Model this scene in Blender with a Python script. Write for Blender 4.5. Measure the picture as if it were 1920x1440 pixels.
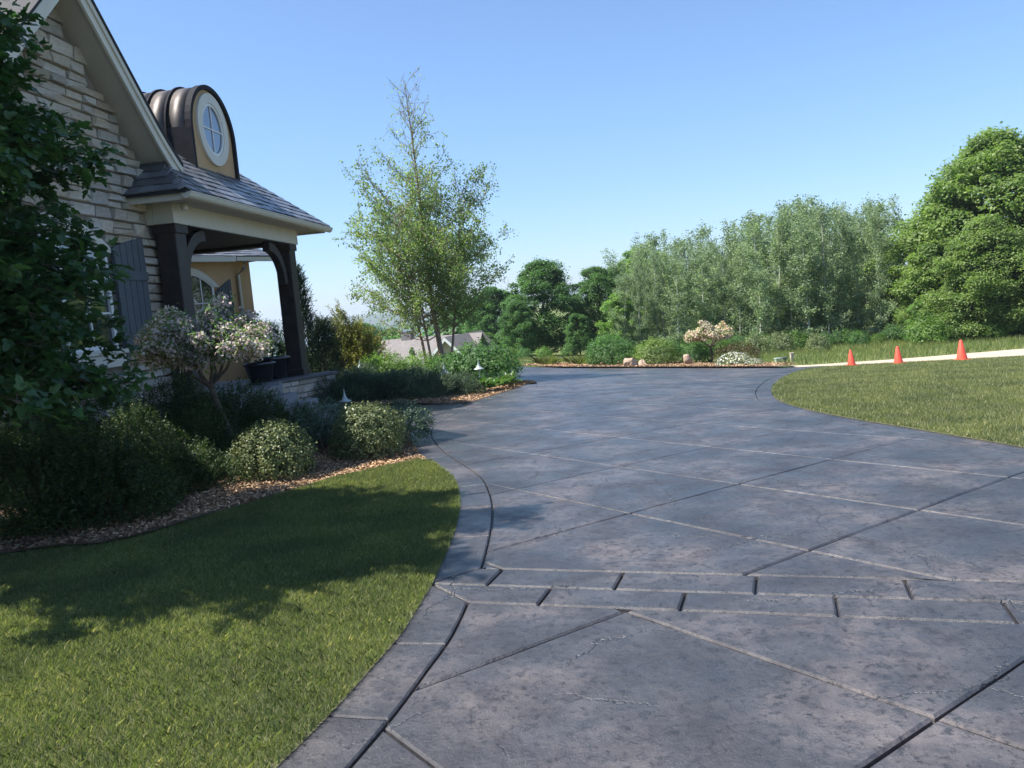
import bpy, bmesh, math, random
import numpy as np
from mathutils import Vector, Matrix
R_ = math.radians
rnd = random.Random(7)
for o in list(bpy.data.objects): bpy.data.objects.remove(o)
sc = bpy.context.scene
COL = sc.collection

# ------------------------------------------------------------------ camera
FPX, PITCH, ROLL, EYE = 1550.0, R_(5.43), R_(5.0), np.array([0, 0, 1.62])
r0 = np.array([1.0, 0, 0]); FW = np.array([0, math.cos(PITCH), -math.sin(PITCH)]); u0 = np.array([0, math.sin(PITCH), math.cos(PITCH)])
RI = math.cos(ROLL)*r0 - math.sin(ROLL)*u0; UI = math.sin(ROLL)*r0 + math.cos(ROLL)*u0
cd = bpy.data.cameras.new('camera'); cam = bpy.data.objects.new('camera', cd); COL.objects.link(cam)
cd.sensor_width = 36; cd.lens = FPX/1920*36; cd.clip_start = 0.05; cd.clip_end = 12000
cam.matrix_world = Matrix(((RI[0], UI[0], -FW[0], EYE[0]), (RI[1], UI[1], -FW[1], EYE[1]), (RI[2], UI[2], -FW[2], EYE[2]), (0, 0, 0, 1)))
sc.camera = cam
sc.render.resolution_x, sc.render.resolution_y = 1024, 768

# ------------------------------------------------------------------ sky, sun, exposure
SHD = np.array([0.67, 0.09])                       # shadow offset on the ground per metre of height
EL = math.atan(1/np.hypot(*SHD)); AZ = math.atan2(-SHD[0], -SHD[1])   # towards the sun, clockwise from +Y
w = bpy.data.worlds.new('World'); sc.world = w; w.use_nodes = True
nt = w.node_tree; nt.nodes.clear()
sky = nt.nodes.new('ShaderNodeTexSky'); sky.sky_type = 'NISHITA'; sky.sun_disc = False
sky.sun_elevation = EL; sky.sun_rotation = AZ; sky.altitude = 300; sky.air_density = 1.0; sky.dust_density = 0.2; sky.ozone_density = 2.0
bg = nt.nodes.new('ShaderNodeBackground'); bg.inputs[1].default_value = 0.116
wo = nt.nodes.new('ShaderNodeOutputWorld')
tcw = nt.nodes.new('ShaderNodeTexCoord'); sxyz = nt.nodes.new('ShaderNodeSeparateXYZ'); nt.links.new(tcw.outputs['Generated'], sxyz.inputs[0])
rmp = nt.nodes.new('ShaderNodeValToRGB'); nt.links.new(sxyz.outputs[2], rmp.inputs[0])      # the air of the day: blue-white at the horizon, clear blue above
for el, (p_, c_) in zip([rmp.color_ramp.elements[0], rmp.color_ramp.elements[1], rmp.color_ramp.elements.new(0.22)], [(0.0, (0.50, 0.59, 0.78, 1)), (0.6, (0.87, 0.96, 1.02, 1)), (0.22, (0.66, 0.77, 0.90, 1))]): el.position = p_; el.color = c_
mulw = nt.nodes.new('ShaderNodeMix'); mulw.data_type = 'RGBA'; mulw.blend_type = 'MULTIPLY'; mulw.inputs[0].default_value = 1.0
nt.links.new(sky.outputs[0], mulw.inputs[6]); nt.links.new(rmp.outputs[0], mulw.inputs[7]); nt.links.new(mulw.outputs[2], bg.inputs[0]); nt.links.new(bg.outputs[0], wo.inputs[0])
sl = bpy.data.lights.new('sun', 'SUN'); sl.energy = 5.0; sl.angle = R_(0.53); sl.color = (1.0, 0.955, 0.88)
so = bpy.data.objects.new('sun', sl); COL.objects.link(so)
so.rotation_euler = Vector((SHD[0], SHD[1], -1)).to_track_quat('-Z', 'Y').to_euler(); so.location = (-20, 20, 30)
vs = sc.view_settings; vs.view_transform = 'Standard'; vs.look = 'None'; vs.exposure = 1.0; vs.gamma = 1.0; vs.use_curve_mapping = False

# ------------------------------------------------------------------ terrain height, pixel -> place
def sm(t): t = np.clip(t, 0, 1); return t*t*(3-2*t)
def G(x, y):
    x = np.asarray(x, float); y = np.asarray(y, float)
    yc = np.maximum(y, 0); yy = np.where(yc < 24, yc, 24+14*(1-np.exp(-np.maximum(yc-24, 0)/14)))
    xc = np.where(x < 10, x, 10+5*(1-np.exp(-np.maximum(x-10, 0)/5))); xc = np.maximum(xc, -12)
    z = -(0.002*xc*yy + 0.00078*yy*yy)
    rate = (0.03+0.14*sm((1-x)/14))*(1-sm((x-8)/10))
    z = z - rate*np.minimum(np.maximum(y-36, 0), 420)
    return z
def g1(x, y): return float(G(x, y))
def ray(x, y): return FW + RI*(x-960)/FPX - UI*(y-720)/FPX
def gnd(x, y, dz=0):
    d = ray(x, y); t = np.arange(0.5, 120, 0.02); P = EYE+d*t[:, None]
    i = np.nonzero(P[:, 2] <= G(P[:, 0], P[:, 1])+dz)[0]
    return P[i[0]] if len(i) else P[-1]
def atY(x, y, Y): d = ray(x, y); return EYE+d*(Y-EYE[1])/d[1]
def spot(px, Y):
    """ground point in the column of pixel px (read at the horizon) at distance Y"""
    p = atY(px, 572-0.0875*(px-960)+60, Y); return np.array([p[0], Y, g1(p[0], Y)])

# ------------------------------------------------------------------ materials
def nodes(name):
    m = bpy.data.materials.new(name); m.use_nodes = True; t = m.node_tree
    return m, t, t.nodes['Principled BSDF'], t.nodes['Material Output']
def N(t, kind, **kw):
    n = t.nodes.new(kind)
    for k, v in kw.items(): setattr(n, k, v)
    return n
def noise(t, scale, detail=6, rough=0.6, coord=None, vec=None):
    n = N(t, 'ShaderNodeTexNoise'); n.inputs['Scale'].default_value = scale; n.inputs['Detail'].default_value = detail; n.inputs['Roughness'].default_value = rough
    if vec is None:
        vec = N(t, 'ShaderNodeNewGeometry').outputs['Position'] if coord == 'pos' else N(t, 'ShaderNodeTexCoord').outputs['Object']
    t.links.new(vec, n.inputs['Vector']); return n
def ramp(t, src, stops):
    r = N(t, 'ShaderNodeValToRGB'); e = r.color_ramp.elements
    while len(e) < len(stops): e.new(0.5)
    for el, (p, c) in zip(e, stops): el.position = p; el.color = (*c, 1) if len(c) == 3 else c
    t.links.new(src, r.inputs[0]); return r
def mixc(t, fac, a, b, mode='MIX'):
    m = N(t, 'ShaderNodeMix', data_type='RGBA', blend_type=mode)
    for s, v in ((m.inputs[0], fac), (m.inputs[6], a), (m.inputs[7], b)):
        if hasattr(v, 'is_linked') or hasattr(v, 'links'): t.links.new(v, s)
        else: s.default_value = v if isinstance(v, (int, float)) else (*v, 1)
    return m.outputs[2]
def bump(t, p, src, strength=0.4, dist=0.02):
    b = N(t, 'ShaderNodeBump'); b.inputs['Strength'].default_value = strength; b.inputs['Distance'].default_value = dist
    t.links.new(src, b.inputs['Height']); t.links.new(b.outputs[0], p.inputs['Normal']); return b
def mat(name, c1, c2=None, scale=6, rough=0.7, bmp=0.0, bscale=40, bdist=0.01, objrand=0.0, metal=0.0, spec=0.5, coord='obj', coat=0.0):
    m, t, p, o = nodes(name)
    p.inputs['Roughness'].default_value = rough; p.inputs['Metallic'].default_value = metal
    p.inputs['Specular IOR Level'].default_value = spec; p.inputs['Coat Weight'].default_value = coat; p.inputs['Coat Roughness'].default_value = 0.25
    col = None
    if c2 is not None:
        n = noise(t, scale, 6, 0.62, coord); r = ramp(t, n.outputs[0], [(0.32, c1), (0.68, c2)]); col = r.outputs[0]
    if objrand:
        oi = N(t, 'ShaderNodeObjectInfo'); hsv = N(t, 'ShaderNodeHueSaturation')
        mr = N(t, 'ShaderNodeMapRange'); mr.inputs[3].default_value = 1-objrand; mr.inputs[4].default_value = 1+objrand
        t.links.new(oi.outputs['Random'], mr.inputs[0]); t.links.new(mr.outputs[0], hsv.inputs['Value'])
        m2 = N(t, 'ShaderNodeMath', operation='MULTIPLY'); m2.inputs[1].default_value = 7.31; fr = N(t, 'ShaderNodeMath', operation='FRACT')
        t.links.new(oi.outputs['Random'], m2.inputs[0]); t.links.new(m2.outputs[0], fr.inputs[0])
        mr2 = N(t, 'ShaderNodeMapRange'); mr2.inputs[3].default_value = 0.6; mr2.inputs[4].default_value = 1.3
        t.links.new(fr.outputs[0], mr2.inputs[0]); t.links.new(mr2.outputs[0], hsv.inputs['Saturation'])
        if col is None: hsv.inputs['Color'].default_value = (*c1, 1)
        else: t.links.new(col, hsv.inputs['Color'])
        col = hsv.outputs[0]
    if col is None: p.inputs['Base Color'].default_value = (*c1, 1)
    else: t.links.new(col, p.inputs['Base Color'])
    if bmp:
        bump(t, p, noise(t, bscale, 8, 0.65, coord).outputs[0], bmp, bdist)
    return m
def leafmat(name, ca, cb, trans=0.35, rough=0.5, tcol=None, spec=0.35, nscale=0.9, third=None):
    """leaf: colour varies leaf by leaf and clump by clump; part of the light passes through"""
    m, t, p, o = nodes(name)
    ge = N(t, 'ShaderNodeNewGeometry'); r = ramp(t, ge.outputs['Random Per Island'], [(0.0, ca), (1.0, cb)] if third is None else [(0, ca), (0.84, cb), (1.0, third)])
    n = noise(t, nscale, 2, 0.5, 'obj'); rr = ramp(t, n.outputs[0], [(0.35, (0.72, 0.75, 0.75)), (0.65, (1.2, 1.15, 1.0))])
    c = mixc(t, 1.0, r.outputs[0], rr.outputs[0], 'MULTIPLY')
    oi = N(t, 'ShaderNodeObjectInfo'); hs = N(t, 'ShaderNodeHueSaturation'); mr = N(t, 'ShaderNodeMapRange'); mr.inputs[3].default_value = 0.86; mr.inputs[4].default_value = 1.14
    t.links.new(oi.outputs['Random'], mr.inputs[0]); t.links.new(mr.outputs[0], hs.inputs['Value']); t.links.new(c, hs.inputs['Color']); c = hs.outputs[0]
    t.links.new(c, p.inputs['Base Color']); p.inputs['Roughness'].default_value = rough; p.inputs['Specular IOR Level'].default_value = spec
    tr = N(t, 'ShaderNodeBsdfTranslucent'); tc = mixc(t, 1.0, c, tcol or (1.1, 1.35, 0.65), 'MULTIPLY'); t.links.new(tc, tr.inputs[0])
    mx = N(t, 'ShaderNodeMixShader'); mx.inputs[0].default_value = trans
    t.links.new(p.outputs[0], mx.inputs[1]); t.links.new(tr.outputs[0], mx.inputs[2]); t.links.new(mx.outputs[0], o.inputs[0])
    return m

# stamped slate-pattern concrete under a glossy sealer
def slate_mat():
    m, t, p, o = nodes('stamped_concrete')
    n1 = noise(t, 1.1, 5, 0.6, 'pos'); n2 = noise(t, 5.5, 9, 0.74, 'pos'); n3 = noise(t, 24, 8, 0.8, 'pos')
    c = ramp(t, n1.outputs[0], [(0.36, (0.032, 0.032, 0.037)), (0.5, (0.067, 0.062, 0.065)), (0.64, (0.138, 0.115, 0.110))]).outputs[0]
    c = mixc(t, ramp(t, n2.outputs[0], [(0.45, (0, 0, 0)), (0.62, (0.9, 0.9, 0.9))]).outputs[0], c, (0.033, 0.032, 0.039))
    c = mixc(t, ramp(t, n3.outputs[0], [(0.53, (0, 0, 0)), (0.58, (0.85, 0.85, 0.85))]).outputs[0], c, (0.015, 0.0145, 0.018))
    v = N(t, 'ShaderNodeTexVoronoi', feature='DISTANCE_TO_EDGE'); v.inputs['Scale'].default_value = 0.85
    ge = N(t, 'ShaderNodeNewGeometry'); wv = noise(t, 2.2, 5, 0.7, 'pos'); va = N(t, 'ShaderNodeVectorMath', operation='ADD')
    vm = N(t, 'ShaderNodeVectorMath', operation='SCALE'); vm.inputs['Scale'].default_value = 0.35
    t.links.new(wv.outputs[1], vm.inputs[0]); t.links.new(ge.outputs['Position'], va.inputs[0]); t.links.new(vm.outputs[0], va.inputs[1]); t.links.new(va.outputs[0], v.inputs['Vector'])
    gate = ramp(t, noise(t, 0.8, 3, 0.5, 'pos').outputs[0], [(0.47, (0, 0, 0)), (0.53, (1, 1, 1))]).outputs[0]
    cr = ramp(t, v.outputs[0], [(0.0, (1, 1, 1)), (0.0055, (0, 0, 0))]).outputs[0]
    crk = mixc(t, 1.0, cr, gate, 'MULTIPLY')
    c = mixc(t, crk, c, (0.012, 0.011, 0.014))
    t.links.new(c, p.inputs['Base Color'])
    rr = ramp(t, n2.outputs[0], [(0.3, (0.34,)*3), (0.7, (0.62,)*3)]); t.links.new(rr.outputs[0], p.inputs['Roughness'])
    cw = ramp(t, noise(t, 2.6, 6, 0.65, 'pos').outputs[0], [(0.36, (0.2,)*3), (0.62, (1.0,)*3)]); t.links.new(cw.outputs[0], p.inputs['Coat Weight']); p.inputs['Coat Roughness'].default_value = 0.3; p.inputs['Coat IOR'].default_value = 1.45
    hb = N(t, 'ShaderNodeMath', operation='ADD'); h2 = N(t, 'ShaderNodeMath', operation='MULTIPLY'); h2.inputs[1].default_value = 0.35
    t.links.new(n3.outputs[0], h2.inputs[0]); t.links.new(n2.outputs[0], hb.inputs[0]); t.links.new(h2.outputs[0], hb.inputs[1])
    hc = N(t, 'ShaderNodeMath', operation='SUBTRACT'); t.links.new(hb.outputs[0], hc.inputs[0]); ck = N(t, 'ShaderNodeMath', operation='MULTIPLY'); ck.inputs[1].default_value = 0.35; t.links.new(crk, ck.inputs[0]); t.links.new(ck.outputs[0], hc.inputs[1])
    b = bump(t, p, hc.outputs[0], 0.7, 0.028); t.links.new(b.outputs[0], p.inputs['Coat Normal'])
    return m
M = {}
M['slate'] = slate_mat()
M['groove'] = mat('groove_concrete', (0.028, 0.027, 0.030), (0.045, 0.042, 0.045), 20, 0.5, 0.3, 60)
M['soil_grass'] = mat('turf_soil', (0.085, 0.10, 0.04), (0.16, 0.15, 0.075), 3.0, 0.95, 0.6, 60, 0.03, coord='pos')
def field_mat():
    m, t, p, o = nodes('meadow')
    a = noise(t, 0.16, 5, 0.6, 'pos'); b = noise(t, 5, 6, 0.7, 'pos')
    c = ramp(t, a.outputs[0], [(0.35, (0.10, 0.155, 0.050)), (0.65, (0.21, 0.22, 0.085))]).outputs[0]
    c = mixc(t, ramp(t, b.outputs[0], [(0.4, (0, 0, 0)), (0.7, (0.6,)*3)]).outputs[0], c, (0.05, 0.085, 0.025))
    t.links.new(c, p.inputs['Base Color']); p.inputs['Roughness'].default_value = 1; p.inputs['Specular IOR Level'].default_value = 0.1
    bump(t, p, b.outputs[0], 0.8, 0.12); return m
M['meadow'] = field_mat()
M['mulch'] = mat('bark_mulch', (0.13, 0.08, 0.052), (0.27, 0.175, 0.115), 45, 0.95, 1.0, 70, 0.03, coord='pos')
M['chip'] = leafmat('bark_chip', (0.17, 0.10, 0.062), (0.56, 0.40, 0.27), 0.0, 0.9, spec=0.15)
M['road'] = mat('pale_concrete_road', (0.42, 0.34, 0.245), (0.54, 0.445, 0.33), 1.2, 0.9, 0.3, 50, coord='pos')
def grassmat(name, ca, cb, dry, trans=0.45):
    m = leafmat(name, ca, cb, trans, 0.45, (1.1, 1.2, 0.6), 0.4, 1.4, dry); return m
M['grass'] = grassmat('lawn_blade', (0.115, 0.160, 0.057), (0.215, 0.250, 0.110), (0.47, 0.42, 0.25))
M['grass2'] = grassmat('island_blade', (0.118, 0.160, 0.060), (0.220, 0.245, 0.112), (0.48, 0.43, 0.26))
M['grass3'] = grassmat('meadow_blade', (0.11, 0.17, 0.055), (0.22, 0.25, 0.09), (0.36, 0.32, 0.16))
M['stone'] = mat('limestone', (0.48, 0.405, 0.32), (0.66, 0.58, 0.48), 5, 0.9, 0.9, 16, 0.03, objrand=0.22)
M['mortar'] = mat('mortar', (0.19, 0.162, 0.135), (0.25, 0.215, 0.18), 10, 0.95, 0.6, 50)
M['cream'] = mat('cream_trim', (0.60, 0.56, 0.48), (0.66, 0.62, 0.54), 3, 0.55, 0.08, 80)
M['soffit'] = mat('soffit_paint', (0.46, 0.42, 0.37), (0.50, 0.46, 0.40), 3, 0.6)
M['stucco'] = mat('tan_stucco', (0.46, 0.295, 0.155), (0.53, 0.35, 0.19), 2.5, 0.9, 0.5, 120, 0.006)
M['white'] = mat('white_window_paint', (0.72, 0.72, 0.69), (0.78, 0.78, 0.75), 5, 0.45)
M['timber'] = mat('dark_stained_timber', (0.022, 0.017, 0.016), (0.045, 0.034, 0.03), 8, 0.55, 0.3, 30)
M['shutter'] = mat('slate_blue_shutter', (0.055, 0.07, 0.085), (0.075, 0.09, 0.105), 6, 0.6, 0.15, 60)
M['shingle'] = mat('slate_shingle', (0.085, 0.09, 0.10), (0.165, 0.168, 0.18), 9, 0.32, 0.5, 60, 0.008, objrand=0.38, spec=0.6)
M['underlay'] = mat('roof_underlay', (0.018, 0.018, 0.021), (0.03, 0.03, 0.034), 9, 0.8)
M['copper'] = mat('aged_copper_sheet', (0.062, 0.055, 0.052), (0.115, 0.10, 0.09), 3, 0.5, 0.08, 12, 0.01, metal=0.75)
M['coppertrim'] = mat('dark_copper_trim', (0.012, 0.013, 0.018), (0.022, 0.023, 0.028), 6, 0.75, spec=0.15)
M['gutter'] = mat('gutter_metal', (0.60, 0.57, 0.49), (0.66, 0.62, 0.54), 5, 0.35)
M['porchfloor'] = mat('bluestone', (0.17, 0.175, 0.19), (0.25, 0.25, 0.26), 3, 0.5, 0.2, 30)
M['cap'] = mat('dark_bluestone_cap', (0.06, 0.062, 0.068), (0.10, 0.10, 0.105), 6, 0.55, 0.3, 30)
M['pot'] = mat('black_glaze', (0.010, 0.011, 0.014), (0.02, 0.02, 0.024), 6, 0.22, coat=0.5)
M['potsoil'] = mat('potting_soil', (0.03, 0.02, 0.014), (0.06, 0.04, 0.03), 40, 1)
def glassmat(name, tint):
    m, t, p, o = nodes(name); p.inputs['Base Color'].default_value = (*tint, 1); p.inputs['Roughness'].default_value = 0.03
    p.inputs['Metallic'].default_value = 0.0; p.inputs['Specular IOR Level'].default_value = 1.0; p.inputs['Coat Weight'].default_value = 1.0; p.inputs['Coat Roughness'].default_value = 0.02
    return m
M['glass'] = glassmat('window_glass', (0.02, 0.024, 0.03))
M['dormerglass'] = glassmat('dormer_glass', (0.05, 0.075, 0.12))
M['cone'] = mat('orange_cone_plastic', (0.88, 0.085, 0.045), (0.92, 0.10, 0.05), 3, 0.5)
M['bark'] = mat('brown_bark', (0.05, 0.038, 0.03), (0.12, 0.095, 0.075), 14, 0.9, 0.8, 30, 0.02)
M['birchbark'] = mat('river_birch_bark', (0.16, 0.12, 0.09), (0.33, 0.25, 0.20), 10, 0.85, 0.7, 25, 0.02)
M['aspenbark'] = mat('aspen_bark', (0.30, 0.30, 0.25), (0.47, 0.46, 0.40), 4, 0.85)
M['boulder'] = mat('sandstone_boulder', (0.32, 0.22, 0.155), (0.52, 0.40, 0.30), 3, 0.95, 0.8, 9, 0.05)
M['verdigris'] = mat('verdigris_copper', (0.30, 0.36, 0.33), (0.46, 0.50, 0.47), 20, 0.5, metal=0.2)
M['lampglass'] = mat('frosted_lamp_glass', (0.35, 0.35, 0.33), None, rough=0.4)
M['utility'] = mat('green_utility_box', (0.34, 0.42, 0.36), (0.42, 0.50, 0.43), 4, 0.6)
M['post'] = mat('weathered_post', (0.40, 0.33, 0.25), (0.52, 0.44, 0.34), 8, 0.8)
M['nroof'] = mat('grey_asphalt_roof', (0.17, 0.155, 0.15), (0.23, 0.21, 0.20), 3, 0.95, 0.4, 20, objrand=0.05)
M['nwall'] = mat('beige_siding', (0.42, 0.35, 0.26), (0.46, 0.39, 0.29), 2, 0.9)
M['hill'] = mat('wooded_hill', (0.035, 0.07, 0.02), (0.075, 0.12, 0.035), 0.02, 1.0, 1.0, 0.05, 20, coord='pos', spec=0.05)
def watermat():
    m, t, p, o = nodes('lake_water'); p.inputs['Base Color'].default_value = (0.03, 0.09, 0.14, 1); p.inputs['Roughness'].default_value = 0.15
    bump(t, p, noise(t, 0.15, 4, 0.6, 'pos').outputs[0], 0.25, 1.0); return m
M['water'] = watermat()
M['l_maple'] = leafmat('maple_leaf', (0.155, 0.240, 0.074), (0.265, 0.350, 0.125), 0.47)
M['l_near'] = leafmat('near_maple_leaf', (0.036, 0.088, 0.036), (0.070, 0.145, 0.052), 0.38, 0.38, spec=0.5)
M['l_oak'] = leafmat('dark_broadleaf', (0.072, 0.160, 0.058), (0.145, 0.260, 0.098), 0.48)
M['l_bright'] = leafmat('bright_broadleaf', (0.125, 0.230, 0.060), (0.225, 0.345, 0.100), 0.45)
M['l_birch'] = leafmat('birch_leaf', (0.21, 0.30, 0.115), (0.37, 0.46, 0.22), 0.5, 0.42)
M['l_aspen'] = leafmat('aspen_leaf', (0.180, 0.260, 0.145), (0.315, 0.41, 0.255), 0.48, 0.5, (1.1, 1.15, 0.75))
M['l_yew'] = leafmat('yew_needle', (0.028, 0.058, 0.022), (0.068, 0.108, 0.034), 0.25, 0.5, third=(0.12, 0.14, 0.035))
M['l_box'] = leafmat('variegated_leaf', (0.085, 0.125, 0.05), (0.19, 0.225, 0.10), 0.28, 0.4, (1.1, 1.1, 0.7), third=(0.36, 0.37, 0.20))
M['l_juniper'] = leafmat('juniper_spray', (0.060, 0.100, 0.066), (0.12, 0.175, 0.115), 0.25, 0.6)
M['l_conifer'] = leafmat('dark_conifer', (0.022, 0.050, 0.028), (0.055, 0.092, 0.048), 0.18, 0.6)
M['l_gold'] = leafmat('golden_conifer', (0.20, 0.20, 0.06), (0.34, 0.31, 0.11), 0.35, 0.6)
M['l_hosta'] = leafmat('hosta_leaf', (0.075, 0.155, 0.045), (0.15, 0.24, 0.08), 0.35, 0.35)
M['l_barb'] = leafmat('barberry_leaf', (0.07, 0.04, 0.022), (0.11, 0.10, 0.035), 0.3)
M['l_sage'] = leafmat('grey_green_leaf', (0.13, 0.175, 0.08), (0.24, 0.27, 0.14), 0.3)
M['petal'] = leafmat('pink_white_blossom', (0.74, 0.56, 0.58), (0.88, 0.80, 0.76), 0.35, 0.6, (1.0, 0.95, 0.85), 0.2)
M['petal2'] = leafmat('peach_blossom', (0.70, 0.53, 0.45), (0.84, 0.71, 0.60), 0.3, 0.6, (1.0, 0.92, 0.8), 0.2)
M['whiteflower'] = leafmat('white_flower', (0.70, 0.70, 0.66), (0.85, 0.85, 0.82), 0.3, 0.6, (1, 1, 0.95), 0.2)

# ------------------------------------------------------------------ mesh helpers
class MB:
    def __init__(s): s.v = []; s.f = []
    def add(s, verts, faces):
        o = len(s.v); s.v += [tuple(map(float, p)) for p in verts]; s.f += [tuple(i+o for i in f) for f in faces]; return s
    def box(s, x0, x1, y0, y1, z0, z1):
        return s.add([(x0, y0, z0), (x1, y0, z0), (x1, y1, z0), (x0, y1, z0), (x0, y0, z1), (x1, y0, z1), (x1, y1, z1), (x0, y1, z1)],
                     [(0, 3, 2, 1), (4, 5, 6, 7), (0, 1, 5, 4), (1, 2, 6, 5), (2, 3, 7, 6), (3, 0, 4, 7)])
    def prism(s, prof, f0, f1):
        """prof: 2-D loop; f0 / f1 map a 2-D point to the two end faces"""
        n = len(prof); a = [f0(*p) for p in prof]; b = [f1(*p) for p in prof]
        return s.add(a+b, [tuple(range(n))[::-1], tuple(range(n, 2*n))]+[(i, (i+1) % n, n+(i+1) % n, n+i) for i in range(n)])
    def tube(s, path, rad, sides=7, cap=True):
        path = [np.array(p, float) for p in path]; n = len(path); base = len(s.v)
        for i, p in enumerate(path):
            d = path[min(i+1, n-1)]-path[max(i-1, 0)]; d = d/(np.linalg.norm(d)+1e-9)
            a = np.cross(d, [0, 0, 1] if abs(d[2]) < 0.9 else [1, 0, 0]); a /= np.linalg.norm(a); b = np.cross(d, a)
            r = rad[i] if hasattr(rad, '__len__') else rad
            for k in range(sides):
                t = 2*math.pi*k/sides; s.v.append(tuple(p+r*(a*math.cos(t)+b*math.sin(t))))
        for i in range(n-1):
            for k in range(sides):
                k2 = (k+1) % sides; s.f.append((base+i*sides+k, base+i*sides+k2, base+(i+1)*sides+k2, base+(i+1)*sides+k))
        if cap: s.f.append(tuple(base+k for k in range(sides))[::-1]); s.f.append(tuple(base+(n-1)*sides+k for k in range(sides)))
        return s
    def lathe(s, prof, c=(0, 0, 0), sides=24):
        base = len(s.v)
        for r, z in prof:
            for k in range(sides):
                t = 2*math.pi*k/sides; s.v.append((c[0]+r*math.cos(t), c[1]+r*math.sin(t), c[2]+z))
        for i in range(len(prof)-1):
            for k in range(sides):
                k2 = (k+1) % sides; s.f.append((base+i*sides+k, base+i*sides+k2, base+(i+1)*sides+k2, base+(i+1)*sides+k))
        return s
    def mesh(s, name, m, smooth=False):
        me = bpy.data.meshes.new(name); me.from_pydata(s.v, [], s.f); me.materials.append(m)
        if smooth: me.polygons.foreach_set('use_smooth', [True]*len(me.polygons))
        me.update(); return me
    def build(s, name, m, parent=None, smooth=False, bevel=0):
        o = link(name, s.mesh(name, m, smooth), parent)
        if bevel:
            bm = bmesh.new(); bm.from_mesh(o.data); bmesh.ops.bevel(bm, geom=bm.edges[:], offset=bevel, segments=1, affect='EDGES', clamp_overlap=True); bm.to_mesh(o.data); bm.free()
        return o
def link(name, data, parent=None):
    o = bpy.data.objects.new(name, data); COL.objects.link(o)
    if parent is not None: o.parent = parent
    return o
def npmesh(name, V, F, m, smooth=False):
    """fast mesh from arrays; F is (n,k)"""
    V = np.asarray(V, np.float32); F = np.asarray(F, np.int32); n, k = F.shape
    me = bpy.data.meshes.new(name); me.vertices.add(len(V)); me.vertices.foreach_set('co', V.ravel())
    me.loops.add(n*k); me.loops.foreach_set('vertex_index', F.ravel())
    me.polygons.add(n); me.polygons.foreach_set('loop_start', np.arange(0, n*k, k, dtype=np.int32)); me.polygons.foreach_set('loop_total', np.full(n, k, np.int32))
    me.materials.append(m)
    if smooth: me.polygons.foreach_set('use_smooth', np.ones(n, bool))
    me.update(calc_edges=True); me.validate(); return me
def empty(name, loc, rz=0, parent=None):
    o = bpy.data.objects.new(name, None); COL.objects.link(o); o.location = loc; o.rotation_euler = (0, 0, rz); o.empty_display_size = 0.1
    if parent is not None: o.parent = parent
    return o
def tag(o, label, cat, group=None):
    o['label'] = label; o['category'] = cat
    if group: o['group'] = group
    return o
def struct(o, kind='structure'): o['kind'] = kind; return o
def stuff(o): o['kind'] = 'stuff'; return o
def stufft(o, label, cat): o['kind'] = 'stuff'; o['label'] = label; o['category'] = cat; return o
def dup(root, loc=None, rz=None, scale=None):
    r = root.copy(); COL.objects.link(r)
    if loc is not None: r.location = loc
    if rz is not None: r.rotation_euler = (0, 0, rz)
    if scale is not None: r.scale = scale
    for ch in root.children:
        c = ch.copy(); COL.objects.link(c); c.parent = r
        for g in ch.children:
            d = g.copy(); COL.objects.link(d); d.parent = c
    return r

# leaves: P centres, Nrm leaf normals -> folded diamond leaves (one quad each, two shading halves)
def unit(a): return a/(np.linalg.norm(a, axis=-1, keepdims=True)+1e-9)
def leafquads(rng, P, Nrm, size, aspect=0.62, jitter=0.35, T=None):
    n = len(P); Nrm = unit(Nrm+rng.normal(0, jitter, (n, 3)))
    if T is None: T = rng.normal(0, 1, (n, 3))
    T = unit(T-Nrm*np.sum(T*Nrm, 1, keepdims=True)); B = np.cross(Nrm, T)
    L = (size*rng.uniform(0.7, 1.25, n))[:, None]; W = L*aspect
    V = np.stack([P-T*L*0.5, P-T*L*0.05+B*W*0.5+Nrm*L*0.10, P+T*L*0.5-Nrm*L*0.08, P-T*L*0.05-B*W*0.5+Nrm*L*0.10], 1).reshape(-1, 3)
    return V, np.arange(4*n).reshape(n, 4)
def sph(rng, n): return unit(rng.normal(0, 1, (n, 3)))
def inpoly(pts, poly):
    x, y = pts[:, 0], pts[:, 1]; r = np.zeros(len(pts), bool); q = len(poly)
    for i in range(q):
        x0, y0 = poly[i][:2]; x1, y1 = poly[(i+1) % q][:2]
        if y0 == y1: continue
        c = ((y0 > y) != (y1 > y)) & (x < (x1-x0)*(y-y0)/(y1-y0)+x0); r ^= c
    return r
def cat(pts, n=6):
    """Catmull-Rom through 2-D points"""
    P = [np.array(p[:2], float) for p in pts]; P = [2*P[0]-P[1]]+P+[2*P[-1]-P[-2]]; out = []
    for i in range(1, len(P)-2):
        for k in range(n):
            t = k/n; a, b, c, d = P[i-1], P[i], P[i+1], P[i+2]
            out.append(0.5*((2*b)+(-a+c)*t+(2*a-5*b+4*c-d)*t*t+(-a+3*b-3*c+d)*t**3))
    out.append(P[-2]); return out
def offs(line, d):
    """offset an open 2-D polyline to its right by d"""
    o = []
    for i, p in enumerate(line):
        t = line[min(i+1, len(line)-1)]-line[max(i-1, 0)]; t = t/np.linalg.norm(t); o.append(p+d*np.array([t[1], -t[0]]))
    return o
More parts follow.
